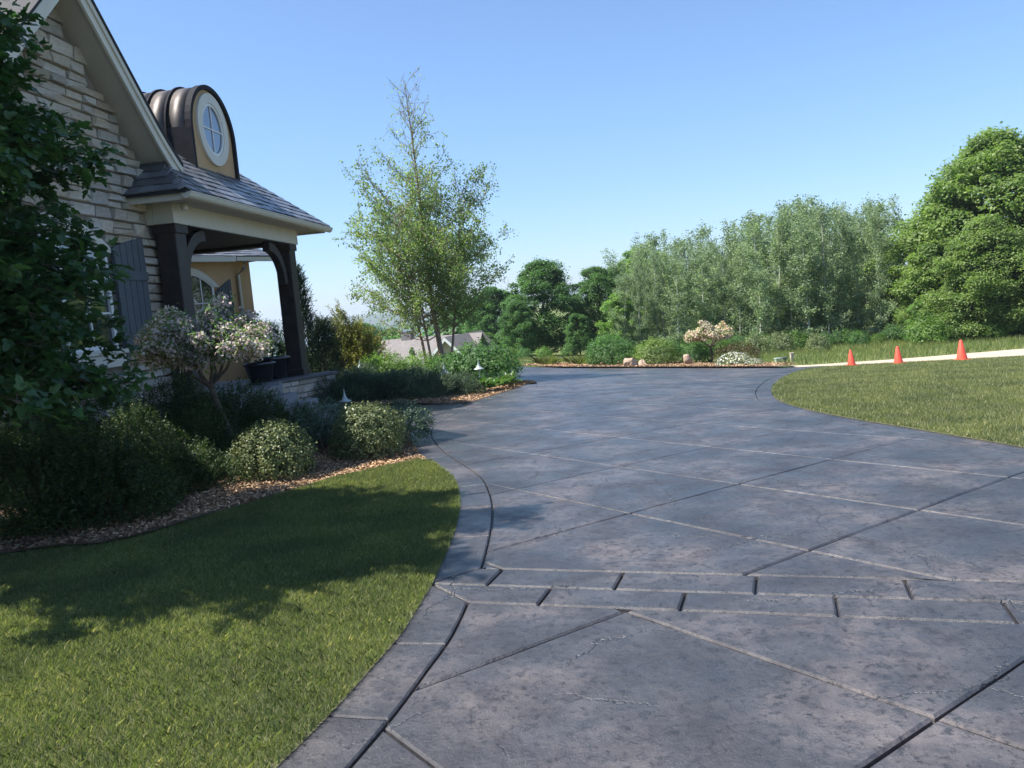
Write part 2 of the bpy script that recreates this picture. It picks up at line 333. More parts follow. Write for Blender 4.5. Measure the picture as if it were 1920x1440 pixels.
def inset(poly, d):
    """move every vertex of a 2-D loop inwards"""
    P = [np.array(p[:2], float) for p in poly]; n = len(P)
    A = sum(P[i][0]*P[(i+1) % n][1]-P[(i+1) % n][0]*P[i][1] for i in range(n)); sg = 1 if A > 0 else -1; out = []
    for i in range(n):
        a, b, c = P[i-1], P[i], P[(i+1) % n]; e1 = b-a; e2 = c-b
        e1 = e1/(np.linalg.norm(e1)+1e-9); e2 = e2/(np.linalg.norm(e2)+1e-9)
        n1 = sg*np.array([-e1[1], e1[0]]); n2 = sg*np.array([-e2[1], e2[0]]); b2 = n1+n2; l = b2@b2
        out.append(b+(b2*(2*d/l) if l > 0.4 else n1*d))
    return out
def clean(poly, eps=0.004):
    out = []
    for p in poly:
        p = np.array(p[:2], float)
        if not out or np.linalg.norm(p-out[-1]) > eps: out.append(p)
    if len(out) > 2 and np.linalg.norm(out[0]-out[-1]) < eps: out.pop()
    return out
def gridcut(bm, step):
    xs = [v.co.x for v in bm.verts]; ys = [v.co.y for v in bm.verts]
    for ax, vals in ((0, xs), (1, ys)):
        a, b = min(vals), max(vals); k = math.ceil(a/step)
        while k*step < b:
            co = [0, 0, 0]; no = [0, 0, 0]; co[ax] = k*step; no[ax] = 1
            bmesh.ops.bisect_plane(bm, geom=bm.verts[:]+bm.edges[:]+bm.faces[:], dist=1e-5, plane_co=co, plane_no=no); k += 1
def sheet(name, poly, m, dz=0.0, step=1.0, zfun=None):
    """flat-laid sheet following the terrain"""
    poly = clean(poly); bm = bmesh.new(); bm.faces.new([bm.verts.new((p[0], p[1], 0)) for p in poly])
    bmesh.ops.triangulate(bm, faces=bm.faces[:]); gridcut(bm, step)
    bmesh.ops.recalc_face_normals(bm, faces=bm.faces[:])
    for v in bm.verts: v.co.z = g1(v.co.x, v.co.y)+dz+(zfun(v.co.x, v.co.y) if zfun else 0)
    for f in bm.faces:
        f.normal_update()
        if f.normal.z < 0: f.normal_flip()
        f.smooth = True
    me = bpy.data.meshes.new(name); bm.to_mesh(me); bm.free(); me.materials.append(m)
    return link(name, me)
def slab(name, poly, m, parent, gap=0.009, ch=0.008, depth=0.03, step=0.8):
    poly = clean(poly)
    if len(poly) < 3: return None
    dp = []
    for i in range(len(poly)):        # hand-tooled joints: slightly wandering edges
        p_, q_ = poly[i], poly[(i+1) % len(poly)]; L_ = np.linalg.norm(q_-p_); k_ = max(1, int(L_/0.22)) if p_[1] < 13 else 1; nn_ = np.array([-(q_-p_)[1], (q_-p_)[0]])/(L_+1e-9)
        for j in range(k_): dp.append(p_+(q_-p_)*j/k_+(nn_*rnd.uniform(-0.0035, 0.0035) if j else 0))
    poly = dp
    a = inset(poly, gap); b = inset(poly, gap+ch); n = len(a)
    bm = bmesh.new(); lo = [bm.verts.new((p[0], p[1], -depth)) for p in a]; mi = [bm.verts.new((p[0], p[1], -ch*0.95)) for p in a]; hi = [bm.verts.new((p[0], p[1], 0)) for p in b]
    for i in range(n):
        j = (i+1) % n
        bm.faces.new((lo[i], lo[j], mi[j], mi[i])); bm.faces.new((mi[i], mi[j], hi[j], hi[i]))
    top = bm.faces.new(hi); bmesh.ops.triangulate(bm, faces=[top]); gridcut(bm, step)
    bmesh.ops.recalc_face_normals(bm, faces=bm.faces[:])
    for v in bm.verts: v.co.z += g1(v.co.x, v.co.y)
    me = bpy.data.meshes.new(name); bm.to_mesh(me); bm.free(); me.materials.append(m)
    up = sum(p.normal.z*p.area for p in me.polygons)
    if up < 0: me.flip_normals()
    return link(name, me, parent)

# ================================================================== SETTING
def build_ground():
    na = 420; rad = np.concatenate([[0.3], np.linspace(1, 60, 75), 60*np.exp(np.linspace(0.04, math.log(6500/60), 60))])
    an = np.linspace(0, 2*math.pi, na, endpoint=False)
    X = rad[:, None]*np.cos(an); Y = rad[:, None]*np.sin(an)+8.0
    Z = G(X, Y)-0.06
    rg = np.random.default_rng(3); Z += np.where((Y > 33) & (rad[:, None] < 400), 0.05*np.sin(X*0.9+np.sin(Y*0.7))*np.cos(Y*0.8), 0)
    V = np.stack([X, Y, Z], -1).reshape(-1, 3); F = []
    for i in range(len(rad)-1):
        a = i*na+np.arange(na); b = i*na+(np.arange(na)+1) % na; F.append(np.stack([a, a+na, b+na, b], 1))
    F = np.concatenate(F); me = npmesh('ground', V, F, M['meadow'], True)
    bm = bmesh.new(); bm.from_mesh(me); bm.verts.ensure_lookup_table(); bm.faces.new([bm.verts[i] for i in range(na)]); bmesh.ops.recalc_face_normals(bm, faces=bm.faces[:]); bm.to_mesh(me); bm.free()
    if sum(p.normal.z for p in me.polygons) < 0: me.flip_normals()
    return struct(link('ground', me))
build_ground()
lk = MB().add([(-4500, 200, -45), (1500, 200, -45), (1500, 5200, -45), (-4500, 5200, -45)], [(0, 1, 2, 3)]).build('lake', M['water']); struct(lk)
def build_hills():
    xs = np.linspace(-4200, 1800, 240); rows = [(2700, 0), (2850, .35), (3050, .75), (3300, 1), (3800, 1.0), (4600, .6)]
    h = 62+10*np.sin(xs/520+0.6)+7*np.sin(xs/190)+2.2*np.sin(xs/41+1)+np.random.default_rng(5).normal(0, 0.9, len(xs))
    V = []; 
    for y, k in rows:
        for x, hh in zip(xs, h): V.append((x, y+60*math.sin(x/300), -50+(hh+5)*k+(0 if k == 0 else 2*math.sin(x/37+y))))
    n = len(xs); F = [(i*n+j, i*n+j+1, (i+1)*n+j+1, (i+1)*n+j) for i in range(len(rows)-1) for j in range(n-1)]
    return struct(MB().add(V, F).build('hills', M['hill'], smooth=True))
build_hills()

# --- driveway outline (metres, read off the photograph and laid on the terrain)
E_PTS = [(-1.75, 0.4), (-1.35, 1.9), (-1.01, 2.92), (-0.88, 3.35), (-0.79, 3.72), (-0.70, 4.11), (-0.63, 4.66), (-0.60, 4.95), (-0.56, 5.6), (-0.54, 6.32), (-0.56, 7.07), (-0.65, 7.9),
         (-0.80, 8.5), (-1.05, 9.34), (-1.19, 9.85), (-1.38, 10.77), (-1.49, 11.57), (-1.52, 12.45), (-1.38, 13.5), (-1.08, 14.9), (-0.70, 16.3), (-0.18, 18.0), (0.34, 20.0)]
EL_ = cat(E_PTS, 4); GL_ = offs(EL_, 0.29)
I_PTS = [(5.7, 0.4), (5.25, 3.0), (4.93, 5.6), (4.74, 7.5), (4.58, 8.45), (4.42, 9.33), (4.24, 10.29), (4.12, 11.37), (4.16, 12.7), (4.42, 13.95), (4.95, 15.55), (5.85, 17.7), (7.0, 20.0), (7.9, 21.3), (9.2, 22.1)]
IR_ = cat(I_PTS, 4); GR_ = offs(IR_, -0.29)
FARL = [(0.62, 20.9), (0.30, 21.7), (-0.6, 22.8), (-2.2, 24.0), (-5.0, 25.2), (-9.0, 25.8)]
farpx = [gnd(970, 687), gnd(1060, 690), gnd(1150, 690), gnd(1240, 690), gnd(1320, 690), gnd(1400, 690), gnd(1460, 690)]
FARE = [(-9.0, 31.0)]+[tuple(p[:2]) for p in farpx]
drive = struct(sheet('driveway', [tuple(p) for p in EL_]+FARL+FARE+[(9.0, 23.0)]+[tuple(p) for p in IR_[::-1]], M['groove'], -0.028, 1.0))
BN = np.array([0.317, 0.948]); BN /= np.linalg.norm(BN); ROWS = (4.168, 4.449, 4.756)
LO = [0.0]
for i in range(1, len(EL_)): LO.append(LO[-1]+float(np.linalg.norm(EL_[i]-EL_[i-1])))
def along(line, q):
    i = max(1, min(int(np.searchsorted(LO, q)), len(LO)-1)); t = (q-LO[i-1])/(LO[i]-LO[i-1]+1e-9); return line[i-1]*(1-t)+line[i]*t
def qat(line, d): qs = np.arange(0, 12, 0.004); return float(qs[np.argmax([along(line, q)@BN > d for q in qs])])
QB, QT, QP = qat(GL_, ROWS[0]), qat(GL_, ROWS[2]), qat(EL_, ROWS[1])
GLF = [p for p, q in zip(GL_, LO) if q < QB-0.03]+[along(GL_, QB), along(EL_, QP), along(GL_, QT)]+[p for p, q in zip(GL_, LO) if q > QT+0.03]
field = [tuple(p) for p in GLF]+FARL+FARE+[(8.6, 22.8)]+[tuple(p) for p in GR_[::-1]]
bm = bmesh.new(); bm.faces.new([bm.verts.new((p[0], p[1], 0)) for p in clean(field)])
BN = np.array([0.317, 0.948]); BN /= np.linalg.norm(BN); BT = np.array([BN[1], -BN[0]]); ROWS = (4.168, 4.449, 4.756)
fn = np.array([0.05, 1.0]); fn /= np.linalg.norm(fn); FB = (18.6, 18.95, 19.3)
def cut(sel, nrm, d):
    fs = [f for f in bm.faces if sel(np.array(f.calc_center_median()[:2]), f)]
    ge = list({v for f in fs for v in f.verts})+list({e for f in fs for e in f.edges})+fs
    if ge: bmesh.ops.bisect_plane(bm, geom=ge, dist=1e-5, plane_co=(nrm[0]*d, nrm[1]*d, 0), plane_no=(nrm[0], nrm[1], 0))
def span(f, nrm): a = [v.co.x*nrm[0]+v.co.y*nrm[1] for v in f.verts]; return min(a), max(a)
for d in ROWS: cut(lambda c, f: True, BN, d)
for d in FB: cut(lambda c, f: span(f, BN)[1] > 10, fn, d)
def inrow(f, nrm, a, b): lo, hi = span(f, nrm); return lo > a-1e-3 and hi < b+1e-3
for k in range(-6, 9):
    cut(lambda c, f: inrow(f, BN, ROWS[1], ROWS[2]), BT, -0.99+0.767*k)
    cut(lambda c, f: inrow(f, BN, ROWS[0], ROWS[1]), BT, -0.59+0.767*k)
for k in range(-3, 12):
    cut(lambda c, f: inrow(f, fn, FB[0], FB[1]), np.array([fn[1], -fn[0]]), 0.767*k)
    cut(lambda c, f: inrow(f, fn, FB[1], FB[2]), np.array([fn[1], -fn[0]]), 0.38+0.767*k)
a1, a2 = R_(35), R_(53.7)
nb = np.array([-math.sin(a1), math.cos(a1)]); nw = np.array([math.sin(a2), math.cos(a2)])
near = lambda c, f: span(f, BN)[1] < ROWS[0]+1e-3
mid = lambda c, f: span(f, BN)[0] > ROWS[2]-1e-3 and span(f, fn)[1] < FB[0]+1e-3
for d in (-1.5, 0.03, 1.54, 3.15, 4.7): cut(near, nb, d)
for d in (-0.2, 1.36, 2.87, 4.35, 5.8): cut(near, nw, d)
for d in (0.0, 1.5, 3.07, 4.62, 6.08, 7.55, 9.05, 10.55, 12.05, 13.55, 15.05): cut(mid, nb, d)
for d in (2.87, 4.33, 5.6, 6.95, 8.35, 9.8, 11.3, 12.8, 14.3, 15.8): cut(mid, nw, d)
polys = [[(v.co.x, v.co.y) for v in f.verts] for f in bm.faces]; bm.free()
for p in polys:
    if len(p) < 3: continue
    A = abs(sum(p[i-1][0]*p[i][1]-p[i][0]*p[i-1][1] for i in range(len(p))))/2
    if A < 0.006: continue
    slab('paving_slab', p, M['slate'], drive, gap=0.0075 if min(q[1] for q in p) < 6 else 0.005, ch=0.011 if min(q[1] for q in p) < 6 else 0.006)
def border(outer, inner, cuts, name):
    """split the strip between two parallel polylines at arc positions"""
    L = [0]
    for i in range(1, len(outer)): L.append(L[-1]+np.linalg.norm(outer[i]-outer[i-1]))
    c = [0]+[q for q in cuts if 0 < q < L[-1]]+[L[-1]]
    def at(line, q):
        i = max(1, min(int(np.searchsorted(L, q)), len(L)-1)); t = (q-L[i-1])/(L[i]-L[i-1]+1e-9); return line[i-1]*(1-t)+line[i]*t
    for q0, q1 in zip(c[:-1], c[1:]):
        mids = [q for q in L if q0+0.02 < q < q1-0.02]; qs = [q0]+mids+[q1]
        slab(name, [at(outer, q) for q in qs]+[at(inner, q) for q in qs[::-1]], M['slate'], drive, gap=0.006, ch=0.006)
def strip(pairs):
    for (a0, b0), (a1, b1) in zip(pairs[:-1], pairs[1:]):
        qo = [a0]+[q for q in LO if a0+0.03 < q < a1-0.03]+[a1]; qi = [b0]+[q for q in LO if b0+0.03 < q < b1-0.03]+[b1]
        slab('border_slab', [along(EL_, q) for q in qo]+[along(GL_, q) for q in qi[::-1]], M['slate'], drive, gap=0.006, ch=0.008)
strip([(q, q) for q in (0, 0.75, 1.5, 2.3, 3.02, 3.75) if q < QB-0.2]+[(QP, QB)])
strip([(QP, QT)]+[(q, q) for q in list(np.arange(QT+0.75, LO[-1]-0.3, 0.9))]+[(LO[-1], LO[-1])])
border(GR_, IR_, list(np.arange(0.9, 26, 0.95)), 'border_slab')
# walkway from the driveway to the porch steps
WALK = [(-1.50, 12.0), (-1.53, 12.45), (-1.39, 13.5), (-1.10, 14.9), (-0.95, 15.65), (-1.5, 15.75), (-2.1, 15.95), (-3.0, 15.9), (-3.7, 15.2), (-3.95, 14.3), (-3.95, 13.0), (-3.2, 12.9), (-2.2, 12.6)]
wk = struct(sheet('walkway', WALK, M['groove'], -0.024, 1.0))
bm = bmesh.new(); bm.faces.new([bm.verts.new((p[0], p[1], 0)) for p in WALK])
cut(lambda c, f: True, np.array([1.0, 0.1]), -1.55); cut(lambda c, f: True, np.array([1.0, 0.1])/1.005, -1.3)
for p in [[(v.co.x, v.co.y) for v in f.verts] for f in bm.faces]: slab('paving_slab', p, M['slate'], wk, 0.007)
bm.free()

# --- lawns and beds
LB = [(-1.14, 9.3)]+[tuple(gnd(*p)[:2]) for p in [(700, 882), (620, 900), (560, 920), (480, 945), (380, 975), (270, 1010), (190, 1028), (100, 1034), (0, 1048)]]+[(-5.2, 5.9), (-7.5, 5.6), (-12, 5.5)]
Ecut = [tuple(p) for p in offs(EL_, 0.022) if p[1] < 9.3]
LAWN = [(-12, -6), (-4.0, -6), (-2.4, -1.5)]+Ecut+LB
lawn = struct(sheet('lawn', LAWN, M['soil_grass'], 0.003, 0.9))
BED = LB[::-1]+[tuple(p) for p in EL_ if 9.3 <= p[1] < 12.0]+[(-1.50, 12.0), (-2.2, 12.6), (-3.2, 12.9), (-3.95, 13.0), (-4.4, 13.2), (-8, 13.2), (-12, 12)]
bed = struct(sheet('mulch_bed', BED, M['mulch'], -0.006, 0.7, lambda x, y: 0.05*sm((-1.6-x)/1.5)))
BED2 = [(-0.95, 15.65), (-0.80, 16.0)]+[tuple(p) for p in EL_ if p[1] > 16.2]+FARL[:-1]+[(-5.2, 24.5), (-9, 24.5), (-9, 16.2), (-4.2, 16.2), (-3.7, 15.3), (-3.0, 15.92), (-2.1, 15.97), (-1.5, 15.77)]
bed2 = struct(sheet('mulch_bed', BED2, M['mulch'], 0.002, 0.8, lambda x, y: 0.06*sm((-0.9-x+0.25*(y-16))/1.5)))
FB0 = [np.array(p) for p in FARE]; BED3 = [tuple(p) for p in FB0[1:]]+[(8.4, 24.2), (8.0, 27.5), (6.5, 30.2), (4.0, 31.6), (1.5, 32.2), (0.3, 31.6)]
bed3 = struct(sheet('mulch_bed', BED3, M['mulch'], 0.0, 0.8, lambda x, y: 0.05))
ISL = [tuple(p) for p in offs(IR_, -0.022)]+[tuple(gnd(*p)[:2]) for p in [(1606, 685), (1692, 680.5), (1806, 674.5), (1920, 668.5)]]+[(24, 31), (36, 36), (40, 20), (34, 0), (20, -4), (8, -4)]
isl = struct(sheet('island_lawn', ISL, M['soil_grass'], 0.004, 1.2))
ROAD = [(8.0, 22.4)]+[tuple(gnd(*p)[:2]) for p in [(1606, 684), (1692, 679.5), (1806, 673.5), (1920, 667.5)]]+[(24.3, 31.2), (36, 36.4), (60, 45), (59, 48), (36, 40), (25.5, 35.6)]+[tuple(gnd(*p)[:2]) for p in [(1920, 652.6), (1806, 662), (1682, 672), (1600, 677.5), (1520, 683)]]+[(8.2, 25.0)]
road = struct(sheet('road', ROAD, M['road'], -0.02, 1.0))
print('ROAD', [tuple(np.round(p, 1)) for p in ROAD])

# ================================================================== HOUSE (local x = out towards the drive, y = receding along the facade)
HA = R_(6.36); HO = np.array([-4.20, 17.0]); HU = np.array([math.sin(HA), math.cos(HA)]); HN = np.array([math.cos(HA), -math.sin(HA)])
house = tag(empty('house', (HO[0], HO[1], 0), -HA), 'cream stone and tan stucco house with timber porch and copper dormer', 'house')
def h2w(x, y, z=0): p = HO+HN*x+HU*y; return np.array([p[0], p[1], z])
def w2h(p): d = np.array(p[:2])-HO; return float(d@HN), float(d@HU)
def hpl(px, py, x):
    """pixel -> (y, z) on the facade-parallel plane at local x"""
    d = ray(px, py); n3 = np.array([*HN, 0]); p0 = np.array([*(HO+HN*x), 0]); P = EYE+d*((p0-EYE)@n3)/(d@n3); return w2h(P)[1], P[2]
PEAKY, PEAKZ, FLOOR = -6.5, 6.22, 0.55
def rake(y): return PEAKZ-abs(y-PEAKY)
WX = -0.44
# stone gable wall: mortar core with separate stones on it
wall = MB().prism([(-8.85, -0.3), (-4.30, -0.3), (-4.30, rake(-4.30)-0.25), (PEAKY, PEAKZ-0.28), (-8.85, rake(-8.85)-0.25)], lambda y, z: (WX-0.32, y, z), lambda y, z: (WX, y, z)).build('stone_wall', M['mortar'], house)
stone_meshes = []
for k in range(10):
    rg = random.Random(100+k); b = MB(); j = lambda a: rg.uniform(-a, a)
    V = []
    for x, ins in ((0, 0.0), (0.7, 0.015), (1.0, 0.09)):
        for (y, z) in ((-.5, -.5), (.5, -.5), (.5, .5), (-.5, .5)): V.append((x+(j(0.35) if x == 1 else 0), y*(1-ins)+j(0.02+ins*0.4), z*(1-ins*1.6)+j(0.02+ins*0.4)))
    b.add(V, [(0, 3, 2, 1), (8, 9, 10, 11)]+[(r*4+i, r*4+(i+1) % 4, r*4+4+(i+1) % 4, r*4+4+i) for r in (0, 1) for i in range(4)])
    stone_meshes.append(b.mesh('stone', M['stone']))
WIN = (-7.92, -5.90, 1.50, 2.78)       # gable window y0 y1 z0 z1 (springing)
def blocked(y0, y1, z0, z1):
    if y1 > WIN[0]-0.06 and y0 < WIN[1]+0.06 and z1 > WIN[2]-0.30 and z0 < WIN[3]+0.43:
        cc, hw_ = (WIN[0]+WIN[1])/2, (WIN[1]-WIN[0])/2+0.16; ym = min(max(cc, y0), y1); za = WIN[3]+0.43*max(0, 1-((ym-cc)/hw_)**2)
        return z0 < za
    return False
z = -0.05; nst = 0
while z < 6.3:
    hgt = rnd.choice([0.12, 0.145, 0.17, 0.20]) if z < 5 else rnd.choice([0.16, 0.2]); y = -8.25
    while y < -4.32:
        ln = rnd.uniform(0.2, 0.52); y1 = min(y+ln, -4.30)
        if -4.30-y1 < 0.12: y1 = -4.30
        if max(rake(y), rake(y1)) - 0.30 > z and min(rake(y), rake(y1)) - 0.2 > z:
            parts = [(y, y1)]
            if blocked(y, y1, z, z+hgt):
                parts = []
                if y < WIN[0]-0.12: parts.append((y, WIN[0]-0.07))
                if y1 > WIN[1]+0.12: parts.append((WIN[1]+0.07, y1))
                if z > WIN[3]-0.12:
                    parts = []
                    for q in range(4):
                        a_, c_ = y+(y1-y)*q/4, y+(y1-y)*(q+1)/4
                        if not blocked(a_, c_, z, z+hgt):
                            if parts and abs(parts[-1][1]-a_) < 1e-6: parts[-1] = (parts[-1][0], c_)
                            else: parts.append((a_, c_))
            split = rnd.random() < 0.16 and hgt > 0.18
            for (a, b_) in parts:
                for zz, hh in (((z, hgt/2), (z+hgt/2, hgt/2)) if split else ((z, hgt),)):
                    o = link('stone', rnd.choice(stone_meshes), wall); o.location = (WX-0.02, (a+b_)/2, zz+hh/2); o.scale = (rnd.uniform(0.05, 0.11), b_-a-0.020, hh-0.022); nst += 1
        y = y1
    z += hgt
print('stones', nst)
# gable window with arched head, sill, muntins and board shutters
def arch(y0, y1, z0, zs, rise, n=14):
    """outline of an opening with a segmental head (y, z)"""
    c = (y0+y1)/2; hw = (y1-y0)/2; pts = [(y0, z0), (y1, z0)]
    for i in range(n+1):
        a = -1+2*i/n; pts.append((c-a*hw*1.0, zs+rise*(1-a*a)))
    return pts
def window_at(parent, fr, y0, y1, z0, zs, rise, cols, rows, fw=0.06, sash=2, glass='glass', depth=0.05):
    """fr(x,y,z): local frame -> parent coordinates; x out of the wall"""
    win = MB().prism(arch(y0, y1, z0, zs, rise), lambda y, z: fr(-0.02, y, z), lambda y, z: fr(0.004, y, z)).build('window', M['underlay'], parent)
    MB().prism(arch(y0+fw*.5, y1-fw*.5, z0+fw*.5, zs, rise-fw*.4), lambda y, z: fr(0.006, y, z), lambda y, z: fr(0.012, y, z)).build('pane', M[glass], win)
    outer = arch(y0, y1, z0, zs, rise); inner = arch(y0+fw, y1-fw, z0+fw, zs, rise-fw*.8); n = len(outer); b = MB()
    V = [fr(0.0, *p) for p in outer]+[fr(depth, *p) for p in outer]+[fr(depth, *p) for p in inner]+[fr(0.0, *p) for p in inner]
    b.add(V, [(r*n+i, r*n+(i+1) % n, (r+1)*n+(i+1) % n, (r+1)*n+i) for r in range(3) for i in range(n)]).build('frame', M['white'], win)
    c = (y0+y1)/2; top = lambda y: zs+rise*(1-((y-c)/((y1-y0)/2))**2)-fw*.7
    def bar(ya, yb, za, zb, x0=0.013, x1=0.034, nm='muntin'):
        P = [fr(x, y, z) for z in (za, zb) for (x, y) in ((x0, ya), (x1, ya), (x1, yb), (x0, yb))]
        MB().add(P, [(0, 3, 2, 1), (4, 5, 6, 7), (0, 1, 5, 4), (1, 2, 6, 5), (2, 3, 7, 6), (3, 0, 4, 7)]).build(nm, M['white'], win)
    if sash == 2: bar(c-0.045, c+0.045, z0+fw*.7, top(c), 0.013, 0.042, 'mullion')
    for i in range(1, cols):
        y = y0+(y1-y0)*i/cols
        if sash == 2 and abs(y-c) < 0.02: continue
        bar(y-0.013, y+0.013, z0+fw*.7, top(y))
    for k in range(1, rows):
        z_ = z0+(zs+rise*0.6-z0)*k/rows; bar(y0+fw*.7, y1-fw*.7, z_-0.013, z_+0.013, 0.0135, 0.030)
    return win
gw = window_at(house, lambda x, y, z: (WX+0.01+x, y, z), WIN[0], WIN[1], WIN[2], WIN[3], 0.26, 4, 3)
MB().box(WX-0.05, WX+0.11, WIN[0]-0.12, WIN[1]+0.12, WIN[2]-0.24, WIN[2]-0.07).build('sill', M['cream'], gw, bevel=0.01)
MB().box(WX-0.05, WX+0.14, WIN[0]-0.14, WIN[1]+0.14, WIN[2]-0.068, WIN[2]-0.002).build('sill_cap', M['cream'], gw, bevel=0.01)
ao, ai = arch(WIN[0]-0.16, WIN[1]+0.16, 2.6, WIN[3], 0.42)[2:], arch(WIN[0], WIN[1], 2.6, WIN[3], 0.27)[2:]; ka = len(ao)
MB().add([(WX+0.002, *p) for p in ao]+[(WX+0.09, *p) for p in ao]+[(WX+0.09, *p) for p in ai]+[(WX+0.002, *p) for p in ai], [(r*ka+i, r*ka+i+1, ((r+1) % 4)*ka+i+1, ((r+1) % 4)*ka+i) for r in range(4) for i in range(ka-1)]+[(0, ka, 2*ka, 3*ka), (4*ka-1, 3*ka-1, 2*ka-1, ka-1)]).build('arch_surround', M['cream'], gw)
def shutter(fr, y0, y1, z0, zi, zo, right=True):
    """boarded shutter; zi / zo top heights at the window side and the outer side"""
    f = lambda y: zi+(zo-zi)*((y-y0)/(y1-y0) if right else (y1-y)/(y1-y0))
    sh = MB().prism([(y0, z0), (y1, z0), (y1, f(y1)), (y0, f(y0))], lambda y, z: fr(0, y, z), lambda y, z: fr(0.02, y, z)).build('shutter', M['shutter'], house)
    n = 5
    for i in range(n):
        a = y0+(y1-y0)*i/n+0.006; b = y0+(y1-y0)*(i+1)/n-0.006
        MB().prism([(a, z0), (b, z0), (b, f(b)), (a, f(a))], lambda y, z: fr(0.021, y, z), lambda y, z: fr(0.042, y, z)).build('board', M['shutter'], sh)
    for zz in (z0+0.22, z0+(zi-z0)*0.72):
        MB().prism([(y0, zz), (y1, zz), (y1, zz+0.12), (y0, zz+0.12)], lambda y, z: fr(0.043, y, z), lambda y, z: fr(0.062, y, z)).build('batten', M['shutter'], sh)
frw = lambda x, y, z: (WX+0.085+x, y, z)
shutter(frw, WIN[1]+0.06, WIN[1]+0.82, 1.30, 2.86, 3.04, True)
shutter(frw, WIN[0]-0.82, WIN[0]-0.06, 1.30, 2.86, 3.04, False)
# gable roof: two slopes, soffit, rake boards, shingle edge; the eave kicks out a little
def slope_prof(sgn):
    """section in (y, z) from the peak down to the flared eave, upper surface"""
    pts = []
    for t in np.linspace(0, 2.22, 12):
        z_ = PEAKZ-t+0.25*max(0, t-1.6)**1.6; pts.append((PEAKY+sgn*t, z_))
    return pts
for sgn in (1, -1):
    up = slope_prof(sgn)
    lo = [(y, z-0.20) for y, z in up][::-1]; top = [(y, z+0.05) for y, z in up]; up2 = [(y, z+0.002) for y, z in up]
    rf = MB().prism(up+lo, lambda y, z: (-7.0, y, z), lambda y, z: (-0.045, y, z)).build('gable_roof', M['soffit'], house)
    MB().prism(top+up2[::-1], lambda y, z: (-7.0, y, z), lambda y, z: (0.035, y, z)).build('shingle_edge', M['underlay'], rf)
    b1 = [(y, z-0.006) for y, z in up]; b2 = [(y, z-0.25) for y, z in up][::-1]
    MB().prism(b1+b2, lambda y, z: (-0.043, y, z), lambda y, z: (-0.008, y, z)).build('rake_board', M['cream'], rf)
    b3 = [(y, z-0.002) for y, z in up]; b4 = [(y, z-0.10) for y, z in up][::-1]
    MB().prism(b3+b4, lambda y, z: (-0.006, y, z), lambda y, z: (0.018, y, z)).build('rake_trim', M['cream'], rf)
# main body behind (walls and the end of the gable block)
MB().box(-7.0, WX-0.33, -8.83, -4.32, -0.3, rake(-8.83)-0.3).build('side_wall', M['mortar'], house)

# porch: posts, braces, beams, ceiling, floor
SL = 0.80; EZ = 3.62; EX = 0.50; Y0, Y1 = -5.25, 1.00
for yy in (-4.56, -0.02):
    p = MB().box(-0.32, 0.0, yy-0.16, yy+0.16, FLOOR, 3.235).build('post', M['timber'], house, bevel=0.012)
    MB().box(-0.36, 0.04, yy-0.20, yy+0.20, FLOOR+0.002, FLOOR+0.16).build('plinth', M['timber'], p, bevel=0.012)
    MB().box(-0.35, 0.03, yy-0.19, yy+0.19, 3.10, 3.232).build('capital', M['timber'], p, bevel=0.012)
    s = 1 if yy < -2 else -1
    n = 9; o1 = []; o2 = []
    for i in range(n+1):
        a = i/n*math.pi/2; L = 0.80
        o1.append((L*(1-math.cos(a))*1.0, -L*(1-math.sin(a)))); o2.append((0.16+(L-0.16)*(1-math.cos(a))*0.82+0.0, -L*0.99+(L-0.16)*math.sin(a)*1.0-0.0))
    prof = [(yy+s*(0.16+a), 3.23+b) for a, b in [(0.0, -L)]+[(L*(1-math.cos(i/n*math.pi/2)), -L+L*math.sin(i/n*math.pi/2)) for i in range(1, n+1)]+
            [(0.17+(L-0.17)*(1-math.cos(i/n*math.pi/2)), -L+(L-0.17)*math.sin(i/n*math.pi/2)) for i in range(n, -1, -1)]]
    prof = [(y, min(z_, 3.232)) for y, z_ in prof]
    MB().prism(prof, lambda y, z: (-0.23, y, z), lambda y, z: (-0.09, y, z)).build('knee_brace', M['timber'], house)
MB().box(-0.30, 0.02, -4.75, 0.30, 3.24, 3.60).build('beam', M['cream'], house, bevel=0.008)
MB().box(WX-0.02, -0.302, -4.75, -4.45, 3.24, 3.60).build('return_beam', M['cream'], house)
MB().box(-3.0, -0.302, -0.02, 0.30, 3.24, 3.60).build('end_beam', M['timber'], house)
MB().box(-3.0, -0.31, -4.44, -0.03, 3.30, 3.36).build('porch_ceiling', M['timber'], house)
MB().box(-0.25, 0.024, -4.30, -0.4, 3.225, 3.239).build('beam_soffit', M['timber'], house)
MB().box(0.03, EX-0.12, Y0+0.12, Y1-0.12, 3.525, 3.545).build('eave_soffit', M['soffit'], house)
MB().box(WX-0.02, 0.03, Y0+0.12, -4.77, 3.526, 3.546).build('eave_soffit', M['soffit'], house)
MB().box(-3.0, 0.028, 0.31, Y1-0.12, 3.524, 3.544).build('eave_soffit', M['soffit'], house)
MB().box(EX-0.12, EX-0.09, Y0+0.10, Y1-0.10, 3.50, 3.66).build('fascia', M['cream'], house)
MB().box(WX-0.02, EX-0.09, Y0+0.06, Y0+0.098, 3.49, 3.66).build('fascia', M['cream'], house)
MB().box(-3.0, EX-0.09, Y1-0.098, Y1-0.06, 3.49, 3.66).build('fascia', M['cream'], house)
